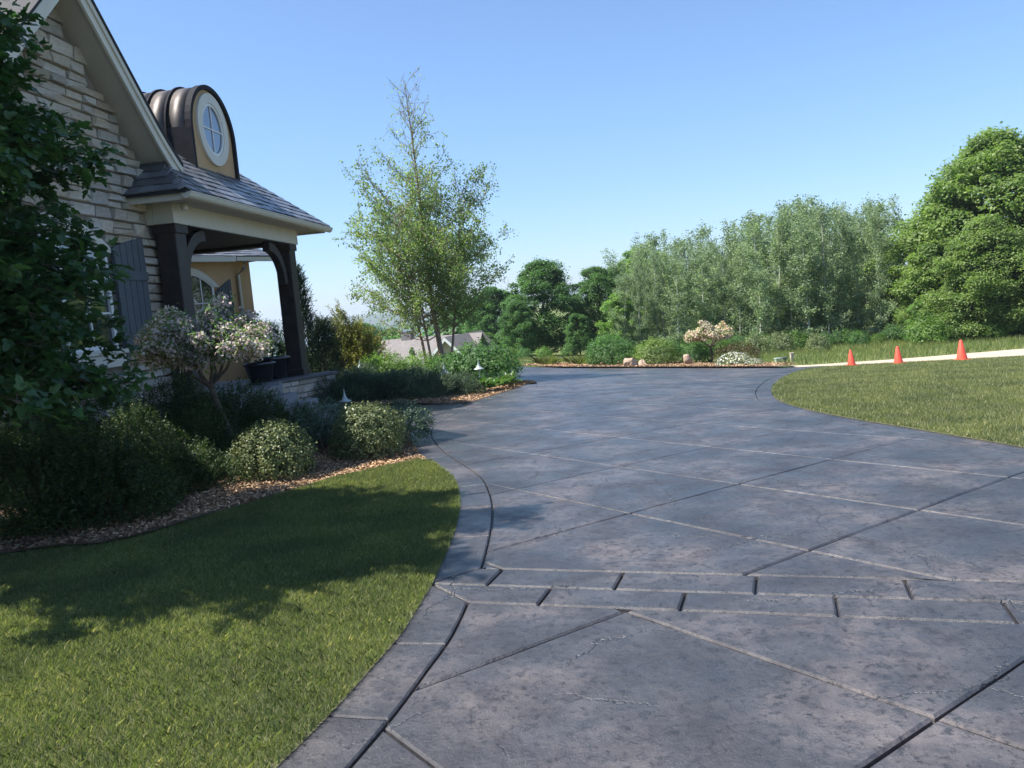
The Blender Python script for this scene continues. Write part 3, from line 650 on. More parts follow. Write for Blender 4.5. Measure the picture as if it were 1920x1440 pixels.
# half-round gutter with end caps
gp = [(EX-0.085+0.145*(0.5-0.5*math.cos(a)), 3.60-0.085*math.sin(a)-0.02) for a in np.linspace(0, math.pi, 12)]
gi = [(x+(0.006 if x < EX else -0.006), z+0.006) for x, z in gp][::-1]
gut = MB().prism(gp+gi, lambda x, z: (x, Y0+0.02, z), lambda x, z: (x, Y1, z)).build('gutter', M['gutter'], house, smooth=False)
MB().tube([(EX+0.062, Y0+0.02, 3.582), (EX+0.062, Y1, 3.582)], 0.012, 6).build('gutter_lip', M['gutter'], gut)
for yy in (Y0+0.014, Y1+0.002): MB().prism(gp, lambda x, z: (x, yy, z), lambda x, z: (x, yy+0.005, z)).build('end_cap', M['gutter'], gut)
MB().lathe([(0.0, 0), (0.05, 0.0), (0.055, 0.06), (0.035, 0.10), (0.0, 0.10)], (0.15, -4.65, 3.42), 12).build('flood_lamp', M['gutter'], house)
# hipped porch roof
HL = (Y1-Y0)/2; APX = (EX-HL, (Y0+Y1)/2, EZ+SL*HL)
c = [(EX, Y0, EZ), (EX, Y1, EZ), (EX-2*HL, Y1, EZ), (EX-2*HL, Y0, EZ)]
proof = MB().add(c+[APX]+[(x, y, z-0.05) for x, y, z in c], [(0, 1, 4), (1, 2, 4), (2, 3, 4), (3, 0, 4), (0, 5, 6, 1), (1, 6, 7, 2), (2, 7, 8, 3), (3, 8, 5, 0)]).build('porch_roof', M['underlay'], house)
TL = math.hypot(1, SL); sh_meshes = []
for k in range(8):
    rg = random.Random(40+k); hw = 0.142; b = MB()
    V = [(-hw, -0.01, 0.022), (hw, -0.01, 0.022), (hw+rg.uniform(-.004, .004), 0.26, 0.004), (-hw, 0.26, 0.004)]
    V = [(x+rg.uniform(-.006, .006), y+(rg.uniform(-.016, .012) if y < 0 else 0), z+rg.uniform(-.006, .008)) for x, y, z in V]
    b.add([(x, y, z-0.016) for x, y, z in V]+V, [(0, 3, 2, 1), (4, 5, 6, 7), (0, 1, 5, 4), (1, 2, 6, 5), (2, 3, 7, 6), (3, 0, 4, 7)]); sh_meshes.append(b.mesh('shingle', M['shingle']))
def shingles(parent, origin, along, upd, L, rows, expo, wid, keep, start=0):
    along = Vector(along).normalized(); upd = Vector(upd).normalized(); nn = along.cross(upd).normalized()
    cnt = 0
    for r in range(rows):
        q = (r % 2)*wid/2+rnd.uniform(-0.02, 0.02); x = -wid+q
        while x < L+wid:
            if keep(x, r*expo, wid):
                P = Vector(origin)+along*x+upd*(r*expo)+nn*0.004
                o = link('shingle', rnd.choice(sh_meshes), parent); mt = Matrix((along, upd, nn)).transposed().to_4x4(); mt.translation = P; o.matrix_local = mt; o.scale = (wid/0.29, 1, 1); cnt += 1
            x += wid
    return cnt
DY0, DY1, DX = -2.96, -1.28, -0.45
def keep_front(x, v, wd):
    h = v/TL; 
    if x < h+0.02 or x > 2*HL-h-0.02: return False
    if Y0+x > DY0+0.06 and Y0+x < DY1-0.06 and EX-h < DX+0.02: return False
    if h > 1.55 and Y0+x < -1.3: return False
    return True
ns = shingles(proof, (EX, Y0, EZ), (0, 1, 0), (-1, 0, SL), 2*HL, 17, 0.195, 0.30, keep_front)
ns += shingles(proof, (EX-2*HL, Y0, EZ), (1, 0, 0), (0, 1, SL), 2*HL, 6, 0.195, 0.30, lambda x, v, wd: x < 2*HL-v/TL-0.02 and x > 2*HL-1.35)
print('shingles', ns)
for (cy, sy) in ((Y0, 1), (Y1, -1)):     # hip caps
    for k in range(17 if sy < 0 else 3):
        t = 0.02+k*0.115; P = Vector((EX-t, cy+sy*t, EZ+SL*t+0.012)); d = Vector((-1, sy, SL)).normalized(); sd = d.cross(Vector((0, 0, 1))).normalized(); nn = sd.cross(d)
        b = MB(); V = []
        for a, e in ((-0.02, 0.02), (0.20, 0.004)):
            for q in (-1, 0, 1): V.append(P+d*a+sd*(q*0.085)+nn*(e-(0.045 if q else 0)))
        V2 = [v-nn*0.014 for v in V]
        b.add(V+V2, [(0, 1, 4, 3), (1, 2, 5, 4), (6, 9, 10, 7), (7, 10, 11, 8), (0, 6, 7, 1), (1, 7, 8, 2), (3, 4, 10, 9), (4, 5, 11, 10), (0, 3, 9, 6), (2, 8, 11, 5)]).build('hip_cap', M['shingle'], proof)
# barrel dormer
DC, DR, DS = (DY0+DY1)/2, (DY1-DY0)/2, 5.02
def dprof(r, zb, n=22, sp=DS): return [(DC-r, zb)]+[(DC-r*math.cos(a), sp+r*math.sin(a)) for a in np.linspace(0, math.pi, n)]+[(DC+r, zb)]
dor = MB().prism(dprof(DR-0.05, 4.0), lambda y, z: (DX-0.30, y, z), lambda y, z: (DX, y, z)).build('dormer', M['stucco'], house)
o_, i_ = dprof(DR, 4.1), dprof(DR-0.045, 4.1); n = len(o_)
def shell(x0, x1, ro, ri, nm, m, zb=4.1, smooth=False):
    a = dprof(ro, zb); b_ = dprof(ri, zb); n = len(a); V = [(x0, *p) for p in a]+[(x1, *p) for p in a]+[(x1, *p) for p in b_]+[(x0, *p) for p in b_]
    return MB().add(V, [(r*n+i, r*n+i+1, ((r+1) % 4)*n+i+1, ((r+1) % 4)*n+i) for r in range(4) for i in range(n-1)]).build(nm, m, dor, smooth=smooth)
xb = DX; 
for k in range(8): shell(DX-0.03-0.36*(k+1)+0.02, DX-0.03-0.36*k-0.02, DR, DR-0.045, 'copper_panel', M['copper'], smooth=True)
for k in range(1, 8): shell(DX-0.03-0.36*k-0.016, DX-0.03-0.36*k+0.016, DR+0.035, DR-0.03, 'standing_seam', M['coppertrim'])
shell(DX-0.05, DX+0.055, DR+0.022, DR-0.055, 'front_edge', M['coppertrim'])
for sg in (-1, 1): MB().box(DX-2.2, DX-0.052, DC+sg*DR+(0.003 if sg > 0 else -0.012), DC+sg*DR+(0.012 if sg > 0 else -0.003), 4.15, DS+0.02).build('cheek_panel', M['coppertrim'], dor)
OC, OA, OB = (DC+0.0, 5.13), 0.575, 0.62
def ell(a, b, n=36): return [(OC[0]+a*math.cos(t), OC[1]+b*math.sin(t)) for t in np.linspace(0, 2*math.pi, n, endpoint=False)]
def ring(x0, x1, ao, bo, ai, bi, nm, m):
    A, B = ell(ao, bo), ell(ai, bi); n = len(A); V = [(x0, *p) for p in A]+[(x1, *p) for p in A]+[(x1, *p) for p in B]+[(x0, *p) for p in B]
    return MB().add(V, [(r*n+i, r*n+(i+1) % n, ((r+1) % 4)*n+(i+1) % n, ((r+1) % 4)*n+i) for r in range(4) for i in range(n)]).build(nm, m, dor)
ring(DX-0.02, DX+0.05, OA, OB+0.0, OA-0.17, OB-0.17, 'oval_surround', M['cream'])
ring(DX-0.01, DX+0.035, OA-0.172, OB-0.172, OA-0.215, OB-0.215, 'oval_frame', M['white'])
MB().prism(ell(OA-0.20, OB-0.20), lambda y, z: (DX+0.002, y, z), lambda y, z: (DX+0.010, y, z)).build('oval_pane', M['dormerglass'], dor)
MB().box(DX+0.011, DX+0.026, OC[0]-0.011, OC[0]+0.011, OC[1]-OB+0.20, OC[1]+OB-0.20).build('muntin', M['white'], dor)
MB().box(DX+0.012, DX+0.025, OC[0]-OA+0.20, OC[0]+OA-0.20, OC[1]-0.011, OC[1]+0.011).build('muntin', M['white'], dor)
# porch floor, steps, wing wall with cap
MB().box(-4.2, -0.06, -4.42, 0.25, 0.20, FLOOR).build('porch_floor', M['porchfloor'], house, bevel=0.01)
MB().prism([(-0.058, -4.7), (0.12, -4.7), (0.12, -1.75), (-0.058, -1.35)], lambda x, y: (x, y, 0.05), lambda x, y: (x, y, FLOOR-0.01)).build('porch_floor', M['porchfloor'], house)
for k in range(3): MB().box(0.122+0.32*k, 0.118+0.32*(k+1), -4.4+0.1*k, -1.75+0.17*k, -0.12, FLOOR-0.17-0.16*k).build('step', M['porchfloor'], house, bevel=0.008)
wa, wb = np.array([-0.30, -1.62]), np.array([0.52, 0.22]); wd = (wb-wa)/np.linalg.norm(wb-wa); wn = np.array([wd[1], -wd[0]])
def wq(t, q, z): p = wa+wd*t+wn*q; return (p[0], p[1], z)
WLn = np.linalg.norm(wb-wa); wing = MB(); wing.prism([(0, -0.30), (WLn, -0.30), (WLn, 0), (0, 0)], lambda t, q: wq(t, q, -0.2), lambda t, q: wq(t, q, FLOOR-0.03)); wing = wing.build('wing_wall', M['mortar'], house)
MB().prism([(-0.03, -0.33), (WLn+0.05, -0.33), (WLn+0.05, 0.06), (-0.03, 0.06)], lambda t, q: wq(t, q, FLOOR-0.028), lambda t, q: wq(t, q, FLOOR+0.03)).build('wall_cap', M['cap'], wing, bevel=0.008)
zz = -0.1; ang = math.atan2(wn[1], wn[0])
while zz < FLOOR-0.06:
    hh = rnd.choice([0.10, 0.13, 0.16]); hh = min(hh, FLOOR-0.035-zz); t = 0
    while t < WLn-0.02:
        ln = min(rnd.uniform(0.16, 0.42), WLn-t); o = link('stone', rnd.choice(stone_meshes), wing); o.location = wq(t+ln/2, -0.01, zz+hh/2); o.rotation_euler = (0, 0, ang); o.scale = (rnd.uniform(0.04, 0.07), ln-0.014, hh-0.014); t += ln
    zz += hh
# angled stucco bay beyond the porch with arched window, and the wall behind it
BA = R_(34)          # heading of the bay wall
b1 = atY(439, 560, 21.6); bdir = np.array([math.sin(BA), math.cos(BA)]); bn = np.array([bdir[1], -bdir[0]])
bx, by = w2h(b1); brot = BA-HA        # in house axes
bd = np.array([math.sin(brot), math.cos(brot)]); bnn = np.array([bd[1], -bd[0]])
def bay(x, y, z): p = np.array([bx, by])+bd*y+bnn*x; return (p[0], p[1], z)     # y<0 towards the camera along the wall
def bbox(x0, x1, y0, y1, z0, z1): return MB().prism([(x0, y0), (x1, y0), (x1, y1), (x0, y1)], lambda x, y: bay(x, y, z0), lambda x, y: bay(x, y, z1))
bbox(-0.30, 0, -4.2, 0, -0.3, 3.52).build('bay_wall', M['stucco'], house)
bbox(-0.42, -0.12, 0.002, 0.70, -0.3, 3.40).build('bay_wall', M['stucco'], house)
bbox(-3.5, -0.43, 0.42, 0.70, -0.3, 3.40).build('bay_wall', M['stucco'], house)
bbox(0.002, 0.035, -4.2, 0.03, -0.3, 0.98).build('wainscot', M['stucco'], house)
bbox(0.002, 0.06, -4.2, 0.04, 0.98, 1.06).build('band', M['cream'], house)
bw0, bw1 = -2.05, -0.62
bwin = window_at(house, lambda x, y, z: bay(0.004+x, y, z), bw0, bw1, 1.12, 2.72, 0.36, 4, 3, 0.05)
o_ = arch(bw0-0.17, bw1+0.17, 2.60, 2.72, 0.50); i_ = arch(bw0, bw1, 2.60, 2.72, 0.36); no = len(o_)
A_ = o_[2:]; B_ = i_[2:]; k_ = len(A_); V = [bay(0.003, *p) for p in A_]+[bay(0.07, *p) for p in A_]+[bay(0.07, *p) for p in B_]+[bay(0.003, *p) for p in B_]
MB().add(V, [(r*k_+i, r*k_+i+1, ((r+1) % 4)*k_+i+1, ((r+1) % 4)*k_+i) for r in range(4) for i in range(k_-1)]+[(0, k_, 2*k_, 3*k_), (k_-1, 2*k_-1, 3*k_-1, 4*k_-1)[::-1]]).build('arch_surround', M['cream'], bwin)
cm = (bw0+bw1)/2; MB().prism([(cm-0.06, 3.04), (cm+0.06, 3.04), (cm+0.09, 3.34), (cm-0.09, 3.34)], lambda y, z: bay(0.003, y, z), lambda y, z: bay(0.10, y, z)).build('keystone', M['cream'], bwin)
bbox(0.003, 0.10, bw0-0.1, bw1+0.1, 1.062, 1.118).build('sill', M['cream'], bwin)
shutter(lambda x, y, z: bay(0.012+x, y, z), bw1+0.05, -0.08, 1.12, 2.62, 2.92, True)
bbox(0.002, 0.30, -4.2, -0.03, 3.34, 3.50).build('bay_eave', M['cream'], house)
bg_ = bbox(-0.30, 0.24, -0.02, 1.75, 3.40, 3.42).build('bay_eave', M['soffit'], house)
bbox(0.20, 0.30, 0.0, 1.75, 3.36, 3.46).build('bay_gutter', M['gutter'], house)
MB().tube([bay(0.22, 0.30, 3.36), bay(0.18, 0.28, 3.18), bay(-0.06, 0.26, 3.02), bay(-0.07, 0.26, 0.1)], [0.06, 0.06, 0.05, 0.05], 8).build('downspout', M['gutter'], house, smooth=True)
br = MB().add([bay(0.28, -4.2, 3.53), bay(0.28, 1.70, 3.47), bay(-1.6, -0.2, 4.3), bay(-1.6, -4.2, 4.3), bay(-2.8, 1.70, 3.47)], [(0, 1, 2, 3), (1, 4, 2)]).build('bay_roof', M['underlay'], house)
for r in range(5):
    for k in range(11):
        x_ = 0.29-r*0.15; y_ = -1.4+k*0.285+(r % 2)*0.14
        if y_ > 1.62-r*0.17: continue
        al = Vector((bd[0], bd[1], 0)); up = Vector((-bnn[0], -bnn[1], 0.44)).normalized(); nn = al.cross(up).normalized()
        o = link('shingle', rnd.choice(sh_meshes), br); mt = Matrix((al, up, nn)).transposed().to_4x4(); mt.translation = Vector(bay(x_, y_, 3.475+(0.28-x_)*0.44+0.01)); o.matrix_local = mt
# porch back wall closing the recess
MB().box(-4.5, -4.2, -4.3, 2.5, -0.3, 3.5).build('porch_wall', M['stucco'], house)

# ---- plant pots on the porch
def pot(px, py, hx, hy, r, h, label):
    p = h2w(hx, hy, FLOOR+0.001); e = tag(empty('plant_pot', p), label, 'pot', 'black pots on the porch')
    MB().lathe([(0, 0), (r*0.62, 0), (r*0.66, 0.02), (r*0.93, h*0.86), (r*1.03, h*0.88), (r*1.05, h), (r*0.93, h), (r*0.90, h*0.86), (0, h*0.86)], (0, 0, 0), 32).build('bowl', M['pot'], e, smooth=True)
    MB().lathe([(0, h*0.872), (r*0.88, h*0.870)], (0, 0, 0), 20).build('soil', M['potsoil'], e)
    return e
pot(0, 0, -0.42, -1.30, 0.30, 0.40, 'front one of two black glazed pots on the porch edge')
pot(0, 0, -0.42, -0.62, 0.34, 0.46, 'black glazed pot close against the far porch post')

# ================================================================== VEGETATION
ORD = ['first', 'second', 'third', 'fourth', 'fifth', 'sixth', 'seventh', 'eighth', 'ninth', 'tenth', 'eleventh', 'twelfth', 'thirteenth', 'fourteenth', 'fifteenth', 'sixteenth', 'seventeenth', 'eighteenth', 'nineteenth', 'twentieth']
ORD += ['twenty-'+q for q in ORD[:9]]+['thirtieth']
def crownmesh(name, V, F, m): return npmesh(name, V, F, m)
def clump_leaves(rng, C, rad, n, size, flat=0.6, up=0.7, aspect=0.62, shell=0.55):
    """leaves spread through flattened clumps, denser towards the clump's skin, facing out and up"""
    k = len(C); idx = np.repeat(np.arange(k), n); d = sph(rng, k*n); r = rng.uniform(shell**3, 1, k*n)**(1/3)
    d[:, 2] = np.where(rng.random(k*n) < 0.62, np.abs(d[:, 2]), d[:, 2])
    rr = np.asarray(rad)[idx][:, None]; off = d*r[:, None]*rr*np.array([1, 1, flat])
    off += rng.normal(0, 0.2, (k*n, 3))*rr*np.array([1, 1, flat])
    P = np.asarray(C)[idx]+off; Nm = d*0.7+np.array([0, 0, up]); return leafquads(rng, P, Nm, size, aspect, 0.55)
def limbs(mb, rng, C, trunk, r0_, jitter=0.25, every=1):
    """tapered limbs from the trunk to clump centres"""
    tp = np.array(trunk)
    for c in C[::every]:
        cand = tp[tp[:, 2] < c[2]-0.15*np.linalg.norm(c[:2]-tp[0, :2])-0.05]
        b = cand[-1] if len(cand) else tp[min(1, len(tp)-1)]
        if len(cand) > 2: b = cand[max(0, len(cand)-1-rng.integers(0, 2))]
        m = (b+c)/2+np.array([*rng.normal(0, jitter*0.5, 2), -0.1*np.linalg.norm(c-b)*0.3]); mb.tube([b, m, c], [r0_, r0_*0.6, r0_*0.15], 5, False)
def broadleaf(seed, H, W, base, ncl, nper, size, lm, bm_, name, flat=0.55, cr=0.17, topw=0.35, trunk_r=None, low=0.0):
    """returns (trunk mesh, crown mesh) of a round-headed tree; crown of uneven layered clumps"""
    rng = np.random.default_rng(seed); C = []; rad = []
    lob = rng.uniform(0.64, 1.2, (7, 7))
    while len(C) < ncl:
        t = rng.random(); a = rng.random()*2*math.pi
        prof = min(1.0, 0.84+0.8*t)*max(0.0, 1-max(0.0, (t-0.22)/0.80)**1.7)**0.75
        if topw > 0.5: prof = min(1.0, 0.78+0.8*t)*max(0.0, 1-max(0.0, (t-0.32)/0.69)**2.5)**0.62
        prof *= lob[int(t*6.99), int(a/(2*math.pi)*7) % 7]
        q = math.sqrt(rng.uniform(0.42, 1.0)) if rng.random() < 0.8 else rng.random()
        R = W/2*prof*q; z = base+(H-base)*t*0.97
        C.append((R*math.cos(a), R*math.sin(a), z)); rad.append(W*cr*rng.choice([0.5, 0.8, 1.0, 1.35])*rng.uniform(0.85, 1.15)*(1-0.3*t))
    C = np.array(C); V, F = clump_leaves(rng, C, rad, nper, size, flat)
    tr = [np.array([rng.normal(0, .04)*i, rng.normal(0, .04)*i, H*0.82*i/7]) for i in range(8)]; r = trunk_r or H*0.022
    mb = MB(); mb.tube(tr, [r*(1.35 if i == 0 else 1)*(1-i/8.2) for i in range(8)], 8, False); limbs(mb, rng, C[:max(14, ncl//3)], tr, r*0.32)
    return mb.mesh('trunk', bm_, True), npmesh('crown', V, F, lm)
def plant(name, tm, cm_, loc, rz, sc_, label, cat_, group, stem='trunk', top='crown'):
    e = tag(empty(name, loc, rz), label, cat_, group)
    e.scale = (sc_,)*3 if not hasattr(sc_, '__len__') else sc_
    if tm: link(stem, tm, e)
    if cm_: link(top, cm_, e)
    return e
def shrubmesh(seed, W, H, n, size, lm, aspect=0.6, bumps=0.12, up=0.5, core=True, spiky=0.0, m_stem=None):
    """rounded head of leaf sprigs with an uneven skin, drawn in towards the foot"""
    rng = np.random.default_rng(seed); k = n//9; d = sph(rng, k*2); d = d[d[:, 2] > -0.55][:k]; k = len(d)
    fr = rng.normal(0, 1, (9, 3))*3.4; ph = rng.uniform(0, 6, 9); bmp = sum(np.sin(d@fr[i]+ph[i]) for i in range(9))/9
    r = (1-0.45*rng.random(k)**2.2)*(1+bumps*bmp*2.6)+0.10*rng.random(k)**8+spiky*rng.random(k)**6
    C = d*r[:, None]*np.array([W/2, W/2, H*0.60])+np.array([0, 0, H*0.42]); C[:, 2] = np.maximum(C[:, 2], 0.02)
    I = np.repeat(np.arange(k), 9); P = C[I]+d[I]*rng.uniform(-0.6, 1.6, (len(I), 1))*size+rng.normal(0, size*0.75, (len(I), 3)); P[:, 2] = np.maximum(P[:, 2], 0.015)
    V, F = leafquads(rng, P, d[I]+np.array([0, 0, up]), size, aspect, 0.6)
    mb = MB()
    for i in range(9):
        a = rng.random()*6.28; e = np.array([math.cos(a)*W*0.3, math.sin(a)*W*0.3, H*rng.uniform(0.55, 0.8)]); mb.tube([(0.02*math.cos(a), 0.02*math.sin(a), -0.05), e*np.array([.4, .4, .5]), e], [0.016, 0.011, 0.005], 5, False)
    return mb.mesh('stem', m_stem or M['bark'], True), npmesh('foliage', V, F, lm)
def needlemesh(seed, W, H, nspr, lm, nl=0.022, per=14, sl=0.10, upright=0.8, core_h=0.1):
    """yew-like shrub: upright twig sprays set with narrow needles"""
    rng = np.random.default_rng(seed); d = sph(rng, nspr); d[:, 2] = np.abs(d[:, 2])
    fr = rng.normal(0, 1, (7, 3))*3.2; ph = rng.uniform(0, 6, 7); bmp = sum(np.sin(d@fr[i]+ph[i]) for i in range(7))/7
    r = (1-0.5*rng.random(nspr)**2.2)*(1+0.75*bmp); B = d*r[:, None]*np.array([W/2, W/2, H*0.88]); B[:, 2] = np.maximum(B[:, 2], 0.03)
    D = unit(d*np.array([1, 1, 0.6])+np.array([0, 0, upright])+rng.normal(0, 0.35, (nspr, 3)))
    t = np.tile(np.linspace(0.05, 1, per), nspr); I = np.repeat(np.arange(nspr), per); L = (sl*rng.uniform(0.6, 1.4, nspr))[I]
    P = B[I]+D[I]*(t*L)[:, None]; side = unit(np.cross(D[I], rng.normal(0, 1, (len(I), 3)))); T = unit(side+D[I]*0.7)
    Nn = unit(np.cross(T, rng.normal(0, 1, (len(I), 3)))+np.array([0, 0, 0.6])); V, F = leafquads(rng, P+T*nl*0.4, Nn, nl, 0.34, 0.1, T)
    mb = MB()
    for i in range(9):
        a = rng.random()*6.28; e = np.array([math.cos(a)*W*0.3, math.sin(a)*W*0.3, H*rng.uniform(0.55, 0.8)]); mb.tube([(0, 0, -0.05), e*np.array([.4, .4, .5]), e], [0.018, 0.012, 0.005], 5, False)
    return mb.mesh('stem', M['bark'], True), npmesh('foliage', V, F, lm)
def put(name, meshes, px, Y, rz, sc_, label, cat_, group=None, dz=0.0):
    p = spot(px, Y); p[2] += dz; return plant(name, meshes[0], meshes[1], p, rz, sc_, label, cat_, group, 'stem', 'foliage')

# ---- near young maple by the gable wall, left edge
def near_maple():
    rng = np.random.default_rng(21); base = np.array([-5.05, 5.8, g1(-5.05, 5.8)]); H = 6.7
    e = tag(empty('maple_tree', base), 'young dark-leaved maple in front of the stone gable at the left edge', 'tree')
    tr = [np.array([0.03*math.sin(i*1.3), 0.03*math.cos(i*1.1), H*0.9*i/9]) for i in range(10)]; mb = MB(); mb.tube(tr, [0.075*(1.25 if i == 0 else 1)*(1-i/10.5) for i in range(10)], 8, False)
    P = []; D = []; twigs = []
    for k in range(165):
        z0 = rng.uniform(1.2, 5.6); a = rng.random()*6.283
        if k >= 95: z0 = rng.uniform(1.25, 4.0); a = rng.uniform(-0.6, 1.3)
        L = (2.12-0.22*abs(z0-2.5)) * (rng.uniform(0.55, 1.08) if k < 95 else rng.uniform(0.78, 1.14 if z0 < 2.7 else 1.0))
        b = np.array([0, 0, z0]); rise = rng.uniform(0.05, 0.45); c = b+np.array([math.cos(a)*L, math.sin(a)*L, L*rise-0.14*L*L]); m = (b+c)/2+np.array([0, 0, 0.12*L])
        mb.tube([b, m, c], [0.016, 0.010, 0.004], 5, False)
        for q in np.linspace(0.2, 1, 14):
            s_ = (1-q)**2*b+2*q*(1-q)*m+q*q*c; dr = np.array([math.cos(a), math.sin(a), 0])
            for _ in range(4):
                t_ = unit(dr*0.7+rng.normal(0, 0.75, 3)+np.array([0, 0, -0.05])); tl = rng.uniform(0.10, 0.30); tip = s_+t_*tl
                twigs.append((s_, tip))
                for u_ in (0.35, 0.6, 0.8, 1.0):
                    for _2 in range(2):
                        P.append(s_+t_*tl*u_+rng.normal(0, 0.025, 3)); D.append(unit(t_+rng.normal(0, 0.6, 3)+np.array([0, 0, -0.45])))
    for s_, t_ in twigs[::3]: mb.tube([s_, t_], [0.004, 0.002], 4, False)
    mb.build('trunk', M['bark'], e, smooth=True)
    P = np.array(P); D = np.array(D); n = len(P); Nm = unit(np.array([0, 0, 1.0])+rng.normal(0, 0.5, (n, 3)))
    # lobed leaf outline: 9 points in a fan (two halves folded on the midrib)
    T = unit(D-Nm*np.sum(D*Nm, 1, keepdims=True)); B = np.cross(Nm, T); Ls = rng.uniform(0.062, 0.105, n)
    half = [(0.0, 0.0), (0.10, 0.30), (0.38, 0.46), (0.46, 0.24), (0.78, 0.22), (1.0, 0.0)]
    cols = []
    for sgn in (1, -1):
        for (a, b_) in half: cols.append(P+T*(a*Ls)[:, None]+B*(sgn*b_*Ls*0.9)[:, None]+Nm*((0.20*b_-0.16*a*a)*Ls)[:, None])
    V = np.stack(cols, 1).reshape(-1, 3); o = np.arange(n)[:, None]*12
    # weld midrib so each leaf is one island
    base_i = np.array([0, 1, 2, 3, 4, 5]); V = V.reshape(n, 12, 3)
    Vn = np.concatenate([V[:, :6], V[:, 7:11]], 1)       # 0 base,1-4 left,5 tip,6-9 right
    off = np.arange(n)[:, None]*10
    tris = np.array([(0, 1, 2), (0, 2, 3), (0, 3, 4), (0, 4, 5), (0, 5, 9), (0, 9, 8), (0, 8, 7), (0, 7, 6)])
    # the leaves that stand most clearly at the crown's edge towards the drive are objects of their own
    key = P[:, 0]*0.8-P[:, 1]*0.5; ok = (P[:, 2] < 4.4); order = np.argsort(-np.where(ok, key, -9)); single = order[:1100:4][:275]; rest = np.setdiff1d(np.arange(n), single)
    F = (tris[None]+(np.arange(len(rest))*10)[:, None, None]).reshape(-1, 3)
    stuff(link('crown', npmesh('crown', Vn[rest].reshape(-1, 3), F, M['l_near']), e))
    proto = []
    for k in range(4):
        i = single[k]; f = np.stack([B[i], T[i], Nm[i]], 1); loc = (Vn[i]-P[i])@f/Ls[i]; proto.append(npmesh('leaf', loc, tris, M['l_near']))
    for q, i in enumerate(single):
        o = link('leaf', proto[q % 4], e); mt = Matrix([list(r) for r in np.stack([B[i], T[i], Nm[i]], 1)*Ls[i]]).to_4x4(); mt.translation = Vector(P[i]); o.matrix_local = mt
    print('near maple leaves', n)
near_maple()

# ---- yews in front of the gable and porch
yews = [needlemesh(60+k, 1.25, 0.95, 2600, M['l_yew'], 0.036, 12, 0.16, 1.1) for k in range(3)]
for i, (px, Y, s_, lab) in enumerate([
        (30, 7.15, 1.0, 'dark yew at the left edge next to the lawn, nearest of the hedge'), (165, 7.3, 0.95, 'dark yew with sunlit tips at the lawn edge, second from the left edge'),
        (275, 8.15, 0.86, 'yew with pale yellow-green tips between the hedge front and the mulch'), (-60, 8.7, 1.0, 'dark yew cut by the left edge behind the front hedge row'),
        (85, 8.8, 0.98, 'dark yew below the maple, in the middle of the hedge'), (205, 9.2, 0.95, 'dark yew below the gable window'),
        (310, 9.0, 0.85, 'low dark yew left of the near round bush'), (60, 9.75, 1.0, 'dark yew against the stone wall under the maple'),
        (290, 10.35, 1.0, 'dark yew at the stone wall corner beside the near porch post'), (385, 10.5, 1.0, 'dark yew around the trunk of the near blossom tree'),
        (470, 10.7, 0.82, 'dark yew in front of the porch steps right of the blossom trunk'), (535, 11.0, 0.55, 'dark yew nearest the porch wing wall')]):
    p = spot(px, Y); plant('yew_shrub', *yews[i % 3], p, i*1.7, (s_, s_, s_*0.92), lab, 'shrub', 'yews along the house', 'stem', 'foliage')

# ---- round variegated bushes and companions
rb = shrubmesh(81, 0.86, 0.64, 10500, 0.031, M['l_box'], 0.62, 0.045, 0.5); rb2 = shrubmesh(82, 0.92, 0.66, 11000, 0.031, M['l_box'], 0.62, 0.05, 0.5)
put('round_bush', rb, 491, 8.78, 0, 0.92, 'rounded pale-leaved bush on the mulch, nearest to the lawn', 'bush', 'round bushes on the mulch')
put('round_bush', rb2, 672, 9.85, 1, 0.92, 'rounded pale-leaved bush beside the bend of the drive border', 'bush', 'round bushes on the mulch')
db = shrubmesh(83, 0.85, 0.58, 6500, 0.030, M['l_juniper'], 0.55, 0.08)
put('dark_bush', db, 738, 10.75, 0, 0.95, 'small shaded dark bush between the round bush and the walkway', 'bush', 'dark bushes by the walkway')
put('dark_bush', db, 590, 10.6, 2, 1.1, 'shaded dark bush between the two round pale bushes', 'bush', 'dark bushes by the walkway')
put('dark_bush', db, 545, 11.5, 4, (0.9, 0.9, 0.62), 'shaded dark bush behind the near round bush, below the steps', 'bush', 'dark bushes by the walkway')
put('dark_bush', db, 655, 11.3, 3, (1.0, 1.0, 0.75), 'shaded dark bush behind the far round bush', 'bush', 'dark bushes by the walkway')

